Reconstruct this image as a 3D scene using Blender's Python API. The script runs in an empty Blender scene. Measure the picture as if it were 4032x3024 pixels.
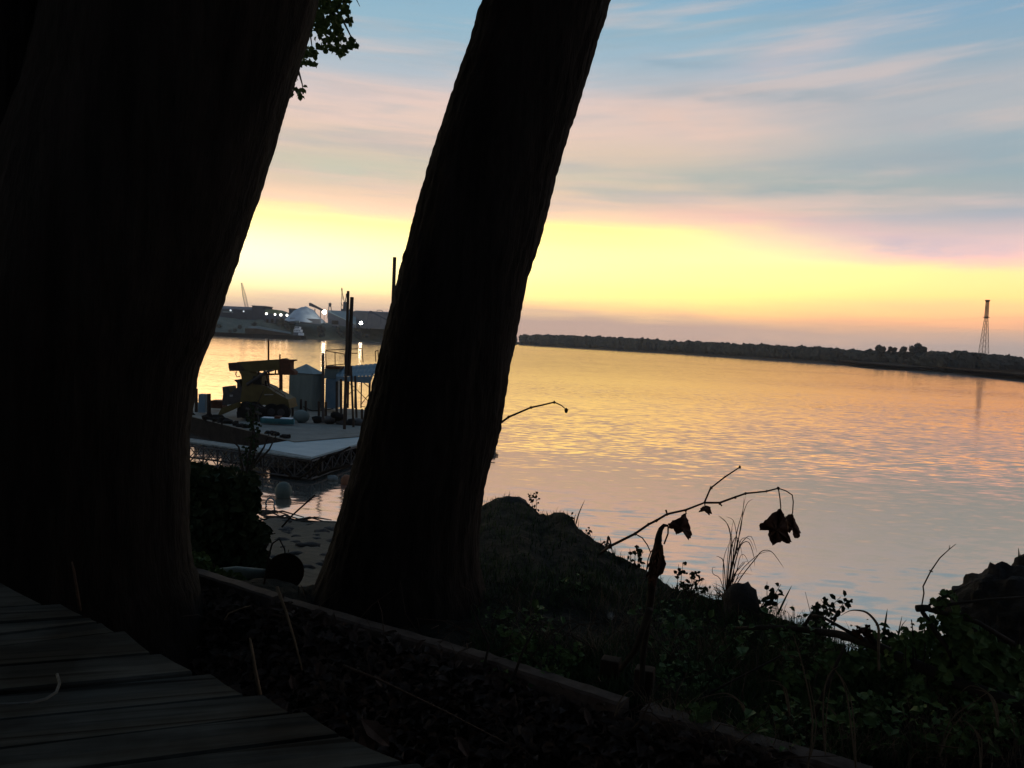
import bpy, bmesh, math, random
from mathutils import Vector, Matrix, noise as mnoise
R = math.radians
random.seed(7)
scene = bpy.context.scene

# ------------------------------------------------------------------ camera
W, H = 4032.0, 3024.0
F = 3260.0
CX, CY = W / 2, H / 2
EYE = Vector((0, 0, 6.0))
PITCH, ROLL = R(-3.05), R(2.6)
fwd = Vector((0, math.cos(PITCH), math.sin(PITCH)))
r0 = Vector((1, 0, 0)); u0 = r0.cross(fwd)
right = r0 * math.cos(ROLL) + u0 * math.sin(ROLL)
up = u0 * math.cos(ROLL) - r0 * math.sin(ROLL)
cam_d = bpy.data.cameras.new("camera"); cam = bpy.data.objects.new("camera", cam_d)
scene.collection.objects.link(cam); scene.camera = cam
m3 = Matrix((right, up, -fwd)).transposed()
cam.matrix_world = Matrix.Translation(EYE) @ m3.to_4x4()
cam_d.sensor_width = 36.0; cam_d.lens = F / W * 36.0
cam_d.clip_start = 0.05; cam_d.clip_end = 20000

def ray(u, v): return fwd + right * ((u - CX) / F) - up * ((v - CY) / F)
def at(u, v, d): return EYE + ray(u, v) * d
def onz(u, v, z):
    r = ray(u, v); return EYE + r * ((z - EYE.z) / r.z)
def azel(u, v):
    r = ray(u, v).normalized()
    return math.degrees(math.atan2(r.x, r.y)), math.degrees(math.asin(r.z))
def proj(p):
    q = p - EYE; d = q.dot(fwd)
    if d <= 0.01: return (-1e6, -1e6, d)
    return (CX + q.dot(right) / d * F, CY - q.dot(up) / d * F, d)

# ------------------------------------------------------------------ colour
def s2l(c):
    return tuple(((x / 255) / 12.92 if x / 255 <= 0.04045 else ((x / 255 + 0.055) / 1.055) ** 2.4) for x in c)

# ------------------------------------------------------------------ world (dusk sky with streaked cloud)
world = bpy.data.worlds.new("World"); scene.world = world; world.use_nodes = True
nt = world.node_tree; nt.nodes.clear()
class E:
    """scalar node expression"""
    def __init__(s, sock): s.s = sock
    def _b(a, b, op, rev=False):
        n = nt.nodes.new("ShaderNodeMath"); n.operation = op
        x, y = (b, a) if rev else (a, b)
        for i, k in enumerate((x, y)):
            if isinstance(k, E): nt.links.new(k.s, n.inputs[i])
            else: n.inputs[i].default_value = k
        return E(n.outputs[0])
    def __add__(a, b): return a._b(b, 'ADD')
    def __radd__(a, b): return a._b(b, 'ADD')
    def __sub__(a, b): return a._b(b, 'SUBTRACT')
    def __rsub__(a, b): return a._b(b, 'SUBTRACT', True)
    def __mul__(a, b): return a._b(b, 'MULTIPLY')
    def __rmul__(a, b): return a._b(b, 'MULTIPLY')
    def __truediv__(a, b): return a._b(b, 'DIVIDE')
def f1(a, op, b=0.0):
    return a._b(b, op)
def smooth(x, a, b):
    n = nt.nodes.new("ShaderNodeMapRange"); n.interpolation_type = 'SMOOTHSTEP'
    nt.links.new(x.s, n.inputs[0]); n.inputs[1].default_value = a; n.inputs[2].default_value = b
    return E(n.outputs[0])
def wnoise(x, y, scale=1.0, detail=3.0, seed=0.0, rough=0.5):
    c = nt.nodes.new("ShaderNodeCombineXYZ")
    for i, k in enumerate((x, y)): nt.links.new(k.s, c.inputs[i])
    c.inputs[2].default_value = seed
    n = nt.nodes.new("ShaderNodeTexNoise"); n.inputs['Scale'].default_value = scale
    n.inputs['Detail'].default_value = detail; n.inputs['Roughness'].default_value = rough
    nt.links.new(c.outputs[0], n.inputs['Vector'])
    return E(n.outputs[0])
def ramp(x, stops, lo, hi):
    mr = nt.nodes.new("ShaderNodeMapRange"); nt.links.new(x.s, mr.inputs[0])
    mr.inputs[1].default_value = lo; mr.inputs[2].default_value = hi
    r = nt.nodes.new("ShaderNodeValToRGB"); nt.links.new(mr.outputs[0], r.inputs[0])
    cr = r.color_ramp; cr.interpolation = 'LINEAR'
    for i, (p, c) in enumerate(stops):
        p = (p - lo) / (hi - lo)
        e = cr.elements[i] if i < 2 else cr.elements.new(p)
        e.position = p; e.color = (*s2l(c), 1)
    return r.outputs[0]
def mix(f, a, b, mode='MIX'):
    n = nt.nodes.new("ShaderNodeMix"); n.data_type = 'RGBA'; n.blend_type = mode
    if isinstance(f, E): nt.links.new(f.s, n.inputs[0])
    else: n.inputs[0].default_value = f
    for i, k in ((6, a), (7, b)):
        if isinstance(k, tuple): n.inputs[i].default_value = (*k, 1)
        else: nt.links.new(k, n.inputs[i])
    return n.outputs[2]
tc = nt.nodes.new("ShaderNodeTexCoord")
nrm = nt.nodes.new("ShaderNodeVectorMath"); nrm.operation = 'NORMALIZE'
nt.links.new(tc.outputs['Generated'], nrm.inputs[0])
sp = nt.nodes.new("ShaderNodeSeparateXYZ"); nt.links.new(nrm.outputs[0], sp.inputs[0])
dx, dy, dz = (E(o) for o in sp.outputs)
el = f1(dz, 'ARCSINE') * 57.2958
az = f1(dx, 'ARCTAN2', dy) * 57.2958
n_a = wnoise(az * 0.05, el * 0.35, 1.0, 4, 3.1)
n_b = wnoise(az * 0.09 + el * 0.05, el * 1.1, 1.0, 5, 9.7, 0.6)
n_c = wnoise(az * 0.35, el * 1.5, 1.0, 3, 1.3)
elw = el + (n_a - 0.5) * 1.6 + (n_b - 0.5) * 1.3
# the low cloud bank has its own edge
L1 = [(-1, (198, 166, 152)), (1.65, (196, 165, 153)), (1.95, (234, 196, 152)), (2.6, (250, 214, 140)), (3.6, (255, 244, 136)),
      (6.0, (255, 250, 148)), (7.4, (255, 240, 142)), (8.4, (240, 208, 168)), (9.6, (226, 200, 172)), (11.2, (205, 196, 176)),
      (13.0, (226, 200, 180)), (15.5, (222, 200, 192)), (17.2, (176, 188, 198)), (20.0, (146, 180, 198)), (24.0, (130, 172, 198)),
      (34.0, (104, 146, 180)), (50, (88, 124, 156)), (90, (78, 108, 138))]
L2 = [(-1, (182, 166, 160)), (0.8, (186, 166, 158)), (1.3, (208, 176, 158)), (2.4, (250, 186, 134)), (3.6, (255, 206, 124)),
      (5.2, (250, 212, 130)), (6.2, (236, 188, 150)), (7.2, (210, 184, 166)), (8.6, (172, 172, 172)), (11.0, (152, 172, 178)),
      (13.5, (158, 176, 184)), (16.0, (176, 180, 186)), (18.5, (142, 170, 188)), (22, (122, 164, 194)),
      (34.0, (98, 142, 178)), (50, (86, 122, 154)), (90, (78, 108, 138))]
c1 = ramp(elw, L1, -1, 90); c2 = ramp(elw, L2, -1, 90)
sky = mix(smooth(az + (n_a - 0.5) * 14, 2, 32), c1, c2)
# cloud streaks, each given by its two ends
def blob(u1, v1, u2, v2, wpx, col, k):
    global sky
    a1, e1 = azel(u1, v1); a2, e2 = azel(u2, v2)
    ca, ce = (a1 + a2) / 2, (e1 + e2) / 2
    L = math.hypot(a2 - a1, e2 - e1); ta, te = (a2 - a1) / L, (e2 - e1) / L
    da, de = az - ca, el - ce
    s = (da * ta + de * te) / (L * 0.5)
    t = (da * (-te) + de * ta + (n_b - 0.5) * 0.9 + (n_c - 0.5) * 0.5) / (wpx / 57.0)
    q = s * s * 1.4 + t * t
    m = f1(q * -1.0, 'EXPONENT') * (k * 0.7 + (n_c - 0.5) * 1.2)
    n = nt.nodes.new("ShaderNodeClamp"); nt.links.new(m.s, n.inputs[0])
    sky = mix(E(n.outputs[0]), sky, s2l(col))
for b in [
    (1050, 640, 1720, 690, 42, (196, 198, 178), .8), (1100, 425, 1760, 480, 40, (238, 206, 192), .7),
    (1290, 350, 1480, 374, 8, (196, 188, 190), .7), (1480, 440, 1640, 425, 20, (186, 186, 186), .6),
    (1100, 530, 1560, 520, 22, (205, 196, 180), .6), (1000, 760, 1600, 810, 45, (242, 210, 176), .7),
    (2250, 400, 3150, 520, 90, (226, 196, 182), .9), (2200, 600, 2900, 620, 45, (222, 198, 176), .7),
    (2500, 690, 4100, 760, 60, (152, 170, 172), .9), (2250, 745, 2600, 790, 25, (180, 185, 172), .7),
    (2450, 820, 3400, 880, 36, (232, 190, 172), .9), (3050, 870, 3800, 960, 40, (208, 178, 168), .6),
    (3200, 940, 4300, 1010, 55, (160, 164, 168), .8), (2780, 300, 3500, 110, 55, (186, 184, 192), 1.0),
    (3300, 350, 3750, 265, 42, (184, 184, 190), .9), (3000, 455, 3450, 420, 34, (190, 184, 184), .8),
    (3300, 500, 4100, 470, 46, (182, 180, 184), .8), (2600, 360, 3500, 370, 30, (132, 158, 172), .7),
    (3500, 195, 4200, 120, 45, (140, 170, 190), .6), (2350, 230, 2950, 255, 16, (130, 160, 180), .5),
    (3200, 620, 4100, 610, 40, (168, 172, 176), .7), (2000, 1222, 2420, 1232, 9, (222, 184, 158), .7),
    (2000, 1290, 3000, 1320, 40, (203, 172, 157), .9), (3700, 1400, 4200, 1392, 20, (176, 163, 156), .8),
    (800, 1190, 1600, 1225, 42, (216, 180, 160), 1.2), (2700, 1320, 3600, 1350, 26, (220, 182, 158), .7)]:
    blob(*b)
# thin layered cloud: grey-blue and salmon filaments, fanning upwards to the right
azp = f1(az - 2.0, 'MAXIMUM', 0.0)
fan = el - azp * 0.10 * smooth(el, 9.0, 17.0) + az * 0.02
s1 = wnoise(az * 0.075, fan * .85, 1.0, 5, 21.0, 0.5)
s2 = wnoise(az * 0.06, fan * 0.7, 1.0, 5, 33.0, 0.5)
band_ = smooth(el, 6.6, 9.5)
sky = mix(smooth(s1, .46, .72) * band_ * .36, sky, s2l((236, 202, 186)))
sky = mix(smooth(s2, .46, .72) * band_ * .36, sky, s2l((146, 166, 178)))
s3 = wnoise(az * 0.16, fan * 3.2, 1.0, 5, 47.0, 0.6)
sky = mix(smooth(s3, .50, .68) * band_ * .12, sky, s2l((176, 176, 180)))
# sun gone just below the horizon: wide pale glow over it
ga, ge = azel(800, 1010)
gl = f1(((az - ga) * (az - ga) / 260.0 + (el - ge) * (el - ge) / 5.5) * -1.0, 'EXPONENT')
sky = mix(gl * 0.75, sky, (1.0, 0.97, 0.60))
bst = f1((el - 5.2) * (el - 5.2) / 9.5 * -1.0, 'EXPONENT') * smooth(elw, 1.2, 3.0) * (1.0 - smooth(f1(az, 'ABSOLUTE'), 45, 90))
cb = nt.nodes.new("ShaderNodeCombineXYZ")
for i_, k_ in enumerate((0.74, 0.46, 0.66)): nt.links.new((bst * k_ + 1.0).s, cb.inputs[i_])
vs_ = nt.nodes.new("ShaderNodeVectorMath"); vs_.operation = 'MULTIPLY'; nt.links.new(sky, vs_.inputs[0]); nt.links.new(cb.outputs[0], vs_.inputs[1])
sky = vs_.outputs[0]
# away from the sunset the sky is duller
east = smooth(f1(az, 'ABSOLUTE'), 55, 130)
sky = mix(east * 0.85, sky, ramp(el, [(-1, (112, 116, 132)), (8, (128, 124, 140)), (18, (104, 124, 150)), (45, (84, 112, 142)), (90, (76, 96, 122))], -1, 90))
bg = nt.nodes.new("ShaderNodeBackground"); nt.links.new(sky, bg.inputs[0]); bg.inputs[1].default_value = 1.06
wo = nt.nodes.new("ShaderNodeOutputWorld"); nt.links.new(bg.outputs[0], wo.inputs[0])
world.cycles.sampling_method = 'AUTOMATIC'

# ------------------------------------------------------------------ sun (all but set) and exposure
sd = bpy.data.lights.new("sun", 'SUN'); sun = bpy.data.objects.new("sun", sd); scene.collection.objects.link(sun)
sd.energy = 0.06; sd.angle = R(12); sd.color = (1.0, 0.62, 0.3)
sa = R(ga); se = R(2.0)
sdir = Vector((math.sin(sa) * math.cos(se), math.cos(sa) * math.cos(se), math.sin(se)))
sun.rotation_euler = (-sdir).to_track_quat('-Z', 'Y').to_euler()
scene.view_settings.view_transform = 'Standard'; scene.view_settings.look = 'None'
scene.view_settings.exposure = 0.0; scene.view_settings.gamma = 1.0; scene.view_settings.use_curve_mapping = False
scene.render.engine = 'CYCLES'
scene.cycles.max_bounces = 5; scene.cycles.diffuse_bounces = 2; scene.cycles.glossy_bounces = 3
scene.cycles.use_denoising = True

# ------------------------------------------------------------------ helpers
def mat(name, c1, c2=None, rough=0.8, scale=6.0, bump=0.3, metal=0.0, stretch=(1, 1, 1), detail=5, spec=0.12, bdist=0.02, coord='Object'):
    m = bpy.data.materials.new(name); m.use_nodes = True; t = m.node_tree
    b = t.nodes['Principled BSDF']
    b.inputs['Roughness'].default_value = rough; b.inputs['Metallic'].default_value = metal
    b.inputs['Specular IOR Level'].default_value = spec
    tc = t.nodes.new("ShaderNodeTexCoord"); mp = t.nodes.new("ShaderNodeMapping"); mp.inputs['Scale'].default_value = stretch
    t.links.new(tc.outputs[coord], mp.inputs[0])
    n = t.nodes.new("ShaderNodeTexNoise"); n.inputs['Scale'].default_value = scale; n.inputs['Detail'].default_value = detail
    n.inputs['Roughness'].default_value = 0.65
    t.links.new(mp.outputs[0], n.inputs['Vector'])
    r = t.nodes.new("ShaderNodeValToRGB"); r.color_ramp.elements[0].position = 0.32; r.color_ramp.elements[1].position = 0.68
    r.color_ramp.elements[0].color = (*c1, 1); r.color_ramp.elements[1].color = (*(c2 or c1), 1)
    t.links.new(n.outputs[0], r.inputs[0]); t.links.new(r.outputs[0], b.inputs['Base Color'])
    if bump:
        bp = t.nodes.new("ShaderNodeBump"); bp.inputs['Strength'].default_value = bump; bp.inputs['Distance'].default_value = bdist
        t.links.new(n.outputs[0], bp.inputs['Height']); t.links.new(bp.outputs[0], b.inputs['Normal'])
    return m
def glow(name, col, st):
    m = bpy.data.materials.new(name); m.use_nodes = True; t = m.node_tree
    b = t.nodes['Principled BSDF']; b.inputs['Base Color'].default_value = (*col, 1)
    b.inputs['Emission Color'].default_value = (*col, 1); b.inputs['Emission Strength'].default_value = st
    return m
M = {
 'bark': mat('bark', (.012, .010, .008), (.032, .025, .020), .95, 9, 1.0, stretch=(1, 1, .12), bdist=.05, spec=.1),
 'bark_tw': mat('twig bark', (.05, .032, .02), (.10, .06, .04), .8, 40, .4, spec=.2, bdist=.003),
 'branch': mat('dead branch', (.03, .025, .02), (.06, .05, .04), .9, 20, .6, spec=.1, bdist=.01),
 'deadleaf': mat('dead leaf', (.05, .02, .012), (.11, .05, .03), .8, 30, .4, spec=.2, bdist=.004),
 'litter': mat('leaf litter', (.07, .045, .035), (.16, .12, .10), .9, 12, .3, spec=.1),
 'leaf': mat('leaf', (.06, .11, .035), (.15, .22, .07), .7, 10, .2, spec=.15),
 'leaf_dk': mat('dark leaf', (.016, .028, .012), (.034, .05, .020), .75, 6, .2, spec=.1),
 'grass': mat('grass blades', (.045, .075, .03), (.10, .14, .06), .8, 5, 0, spec=.1),
 'drygrass': mat('dry grass', (.16, .115, .07), (.28, .20, .13), .85, 20, 0, spec=.15),
 'soil': mat('soil', (.02, .019, .014), (.05, .045, .035), .98, 7, 1.0, bdist=.05, spec=.05),
 'beach': mat('wet silt', (.026, .027, .022), (.055, .054, .044), .95, 3, .8, bdist=.06, spec=.15),
 'rock': mat('rock', (.026, .024, .022), (.075, .068, .062), .92, 6, 1.0, bdist=.04, spec=.1),
 'timber': mat('timber', (.07, .05, .04), (.18, .135, .11), .9, 8, .6, stretch=(1, 1, 1), bdist=.006, spec=.1),
 'logw': mat('log', (.035, .022, .015), (.075, .048, .032), .9, 9, .7, bdist=.01, spec=.1),
 'palelog': mat('bleached log', (.20, .22, .19), (.34, .36, .31), .85, 9, .5, bdist=.01),
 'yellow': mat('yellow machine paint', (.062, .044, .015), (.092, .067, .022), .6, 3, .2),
 'dkmetal': mat('dark metal', (.03, .028, .026), (.06, .05, .045), .6, 5, .3),
 'rust': mat('rusty steel', (.05, .022, .014), (.10, .04, .022), .85, 6, .5),
 'pile': mat('wooden pile', (.028, .020, .015), (.06, .04, .028), .9, 5, .6, stretch=(1, 1, .2)),
 'deckst': mat('barge deck', (.12, .115, .10), (.19, .18, .155), .85, 1.2, .3),
 'hull': mat('hull', (.012, .010, .009), (.026, .022, .019), .95, 2, .3, spec=.03),
 'alu': mat('dock panels', (.20, .26, .27), (.28, .34, .35), .5, .9, .1, stretch=(1, 1, 1)),
 'galv': mat('galvanised frame', (.16, .15, .14), (.26, .25, .23), .6, 6, .2),
 'shed': mat('shed wall', (.08, .10, .09), (.12, .14, .13), .7, 2.2, .2, stretch=(1, 1, .3)),
 'shedr': mat('shed roof', (.13, .17, .17), (.18, .22, .22), .6, 2, .1),
 'blue': mat('blue tarp', (.10, .145, .17), (.14, .19, .21), .6, 2, .3),
 'bluewall': mat('pale blue wall', (.09, .14, .17), (.13, .18, .21), .6, 2, .2),
 'white': mat('white paint', (.62, .64, .64), (.75, .77, .77), .5, 2, .1),
 'dullwhite': mat('dirty white', (.08, .09, .085), (.20, .22, .21), .8, 4, .2),
 'teal': mat('teal plastic', (.05, .17, .20), (.08, .22, .24), .4, 3, .1),
 'buoy': mat('pale buoy', (.04, .055, .048), (.075, .09, .075), .6, 3, .2),
 'fbank': mat('far bank grass', (.07, .085, .072), (.14, .155, .13), .95, .09, 0, coord='Object', spec=.05),
 'salt': mat('salt pile', (.34, .40, .45), (.46, .52, .56), .9, .2, 0, spec=.1),
 'fbld': mat('far dark cladding', (.045, .055, .075), (.075, .085, .105), .9, .15, 0, spec=.1),
 'fbld2': mat('far grey cladding', (.10, .11, .125), (.15, .155, .17), .9, .12, 0, spec=.1),
 'froof': mat('far teal roof', (.16, .21, .22), (.22, .27, .28), .8, .12, 0, spec=.1),
 'fgreen': mat('far green roof', (.10, .13, .085), (.15, .18, .11), .9, .15, 0, spec=.1),
 'ftree': mat('far foliage', (.045, .042, .036), (.085, .078, .062), .95, .25, 0, spec=.02),
 'fsteel': mat('far steel', (.10, .06, .04), (.16, .10, .06), .7, 1, 0),
 'fmud': mat('far shore mud', (.05, .035, .025), (.10, .07, .05), .95, .3, 0, spec=.05),
 'wall': mat('cabin boards', (.05, .045, .04), (.08, .07, .06), .9, 3, .3),
 'dullgrass': mat('dull dry grass', (.13, .10, .065), (.24, .18, .12), .9, 20, 0, spec=.05),
 'fluff': mat('seed head', (.35, .35, .33), (.5, .5, .48), .9, 30, 0),
 'cord': mat('cord', (.12, .13, .12), (.2, .2, .18), .8, 30, 0),
 'pink': mat('orange float', (.12, .05, .025), (.18, .08, .04), .7, 3, .1),
}
# weathered deck boards: grain runs along each board, knots and stains
def deck_mat(ang):
    m = mat('weathered boards', (.040, .045, .041), (.118, .126, .114), .9, 5.0, .55, bdist=.004, spec=.15)
    t = m.node_tree; mp = [n for n in t.nodes if n.type == 'MAPPING'][0]
    mp.vector_type = 'TEXTURE'
    mp.inputs['Rotation'].default_value = (0, 0, ang); mp.inputs['Scale'].default_value = (3.2, .28, 1)
    n2 = t.nodes.new("ShaderNodeTexNoise"); n2.inputs['Scale'].default_value = 2.6; n2.inputs['Detail'].default_value = 6
    t.links.new(t.nodes['Texture Coordinate'].outputs['Object'], n2.inputs['Vector'])
    mx = t.nodes.new("ShaderNodeMix"); mx.data_type = 'RGBA'; mx.blend_type = 'MULTIPLY'; mx.inputs[0].default_value = 1
    rr = t.nodes.new("ShaderNodeValToRGB"); rr.color_ramp.elements[0].position = .4; rr.color_ramp.elements[1].position = .6
    rr.color_ramp.elements[0].color = (.35, .33, .3, 1)
    t.links.new(n2.outputs[0], rr.inputs[0])
    old = [n for n in t.nodes if n.type == 'VALTORGB' and n != rr][0]
    t.links.new(old.outputs[0], mx.inputs[6]); t.links.new(rr.outputs[0], mx.inputs[7])
    mp3 = t.nodes.new("ShaderNodeMapping"); mp3.vector_type = 'TEXTURE'; mp3.inputs['Rotation'].default_value = (0, 0, ang); mp3.inputs['Scale'].default_value = (1.6, .035, 1)
    t.links.new(t.nodes['Texture Coordinate'].outputs['Object'], mp3.inputs[0])
    n3 = t.nodes.new("ShaderNodeTexNoise"); n3.inputs['Scale'].default_value = 1.0; n3.inputs['Detail'].default_value = 4; t.links.new(mp3.outputs[0], n3.inputs['Vector'])
    r3 = t.nodes.new("ShaderNodeValToRGB"); r3.color_ramp.elements[0].position = .36; r3.color_ramp.elements[1].position = .46; r3.color_ramp.elements[0].color = (.25, .24, .22, 1)
    t.links.new(n3.outputs[0], r3.inputs[0])
    m4 = t.nodes.new("ShaderNodeMix"); m4.data_type = 'RGBA'; m4.blend_type = 'MULTIPLY'; m4.inputs[0].default_value = 1
    t.links.new(mx.outputs[2], m4.inputs[6]); t.links.new(r3.outputs[0], m4.inputs[7])
    t.links.new(m4.outputs[2], t.nodes['Principled BSDF'].inputs['Base Color'])
    return m

class MB:
    def __init__(s): s.v = []; s.f = []
    def quad(s, a, b, c, d):
        i = len(s.v); s.v += [tuple(a), tuple(b), tuple(c), tuple(d)]; s.f.append((i, i + 1, i + 2, i + 3))
    def tri(s, a, b, c):
        i = len(s.v); s.v += [tuple(a), tuple(b), tuple(c)]; s.f.append((i, i + 1, i + 2))
    def poly(s, pts):
        i = len(s.v); s.v += [tuple(p) for p in pts]; s.f.append(tuple(range(i, i + len(pts))))
    def box(s, lo, hi, rz=0.0, c=None):
        pts = [Vector((x, y, z)) for z in (lo[2], hi[2]) for y in (lo[1], hi[1]) for x in (lo[0], hi[0])]
        if rz:
            c = Vector(c) if c is not None else Vector(((lo[0] + hi[0]) / 2, (lo[1] + hi[1]) / 2, 0))
            mm = Matrix.Rotation(rz, 3, 'Z'); pts = [mm @ (p - c) + c for p in pts]
        s.hexa(pts)
    def hexa(s, p):   # p: 4 bottom (x0y0,x1y0,x0y1,x1y1), 4 top
        i = len(s.v); s.v += [tuple(q) for q in p]
        for f in ((0, 2, 3, 1), (4, 5, 7, 6), (0, 1, 5, 4), (2, 6, 7, 3), (0, 4, 6, 2), (1, 3, 7, 5)):
            s.f.append(tuple(i + k for k in f))
    def prism(s, pts, dz):   # plan polygon (3D points, top), thickness downwards
        i = len(s.v); n = len(pts)
        s.v += [tuple(p) for p in pts] + [(p[0], p[1], p[2] - dz) for p in pts]
        s.f.append(tuple(range(i, i + n))); s.f.append(tuple(range(i + 2 * n - 1, i + n - 1, -1)))
        for k in range(n):
            s.f.append((i + k, i + n + k, i + n + (k + 1) % n, i + (k + 1) % n))
    def extrude(s, pts, off):  # any planar polygon pushed by vector off
        i = len(s.v); n = len(pts); off = Vector(off)
        s.v += [tuple(p) for p in pts] + [tuple(Vector(p) + off) for p in pts]
        s.f.append(tuple(range(i + n - 1, i - 1, -1))); s.f.append(tuple(range(i + n, i + 2 * n)))
        for k in range(n):
            s.f.append((i + k, i + (k + 1) % n, i + n + (k + 1) % n, i + n + k))
    def tube(s, pts, rad, n=6, cap=True):
        pts = [Vector(p) for p in pts]
        if not isinstance(rad, (list, tuple)): rad = [rad] * len(pts)
        base = len(s.v); prev = None
        for k, p in enumerate(pts):
            t = (pts[min(k + 1, len(pts) - 1)] - pts[max(k - 1, 0)])
            t = t.normalized() if t.length > 1e-9 else Vector((0, 0, 1))
            if prev is None:
                a = t.cross(Vector((0, 0, 1)))
                if a.length < .1: a = t.cross(Vector((0, 1, 0)))
            else: a = prev - t * prev.dot(t)
            a.normalize(); prev = a; b = t.cross(a)
            for j in range(n):
                th = 2 * math.pi * j / n
                s.v.append(tuple(p + (a * math.cos(th) + b * math.sin(th)) * rad[k]))
        for k in range(len(pts) - 1):
            for j in range(n):
                q = base + k * n
                s.f.append((q + j, q + (j + 1) % n, q + n + (j + 1) % n, q + n + j))
        if cap:
            s.f.append(tuple(base + j for j in range(n - 1, -1, -1)))
            s.f.append(tuple(base + (len(pts) - 1) * n + j for j in range(n)))
    def leaf(s, p, d, nrm, L, wd):  # ovate folded leaf
        d = d.normalized(); sd_ = d.cross(nrm).normalized(); nn = sd_.cross(d)
        a = p; m1 = p + d * L * .35; m2 = p + d * L * .75; t = p + d * L - nn * L * .12
        i = len(s.v)
        fold = nn * wd * .22
        s.v += [tuple(x) for x in (a, m1 + sd_ * wd * .5 + fold, m2 + sd_ * wd * .36 + fold, t, m2 - sd_ * wd * .36 + fold, m1 - sd_ * wd * .5 + fold, m1, m2)]
        s.f += [(i, i + 1, i + 6), (i, i + 6, i + 5), (i + 1, i + 2, i + 7, i + 6), (i + 6, i + 7, i + 4, i + 5), (i + 2, i + 3, i + 7), (i + 7, i + 3, i + 4)]
    def blade(s, p, d, L, wd, bend, n=4):
        d = d.normalized(); side = Vector((-d.y, d.x, 0)) if abs(d.z) < .98 else Vector((random.uniform(-1, 1), random.uniform(-1, 1), 0))
        if side.length < .01: side = Vector((1, 0, 0))
        side.normalize(); hz = Vector((math.cos(bend[1]), math.sin(bend[1]), 0))
        i = len(s.v); q = Vector(p)
        for k in range(n + 1):
            t = k / n; w = wd * (1 - t) ** .7 * .5 + wd * .04
            s.v.append(tuple(q + side * w)); s.v.append(tuple(q - side * w))
            dd = (d + hz * bend[0] * t * 2 - Vector((0, 0, 1)) * bend[0] * t * t * 1.6).normalized()
            q = q + dd * L / n
        for k in range(n): s.f.append((i + 2 * k, i + 2 * k + 1, i + 2 * k + 3, i + 2 * k + 2))
    def ball(s, c, rx, ry, rz, seg=10, rings=7, jit=0.0, seed=0.0):
        c = Vector(c); i = len(s.v)
        for a in range(rings + 1):
            ph = math.pi * a / rings
            for b in range(seg):
                th = 2 * math.pi * b / seg
                n = Vector((math.sin(ph) * math.cos(th), math.sin(ph) * math.sin(th), math.cos(ph)))
                k = 1 + (mnoise.noise(n * 1.7 + Vector((seed, seed * 1.7, 0))) * jit if jit else 0)
                s.v.append((c.x + n.x * rx * k, c.y + n.y * ry * k, c.z + n.z * rz * k))
        for a in range(rings):
            for b in range(seg):
                s.f.append((i + a * seg + b, i + (a + 1) * seg + b, i + (a + 1) * seg + (b + 1) % seg, i + a * seg + (b + 1) % seg))
    def build(s, name, m, parent=None, smooth=False):
        me = bpy.data.meshes.new(name); me.from_pydata(s.v, [], s.f); me.update()
        if smooth: me.polygons.foreach_set('use_smooth', [True] * len(me.polygons))
        me.materials.append(M[m] if isinstance(m, str) else m)
        o = bpy.data.objects.new(name, me); scene.collection.objects.link(o)
        if parent:
            o.parent = parent; o.matrix_parent_inverse = Matrix.Translation(-parent.location) @ Matrix.Identity(4)
        return o
def tag(o, label=None, cat=None, group=None, kind=None):
    if label: o['label'] = label
    if cat: o['category'] = cat
    if group: o['group'] = group
    if kind: o['kind'] = kind
    return o
def thing(name, loc, label, cat, group=None):
    o = bpy.data.objects.new(name, None); scene.collection.objects.link(o); o.location = Vector(loc)
    o.empty_display_size = .2
    return tag(o, label, cat, group)
def rv(a=1.0): return Vector((random.uniform(-a, a), random.uniform(-a, a), random.uniform(-a, a)))
def interp(tab, x):
    if x <= tab[0][0]: return tab[0][1:]
    for a, b in zip(tab, tab[1:]):
        if x <= b[0]:
            t = (x - a[0]) / (b[0] - a[0]); return tuple(p + (q - p) * t for p, q in zip(a[1:], b[1:]))
    return tab[-1][1:]

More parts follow.
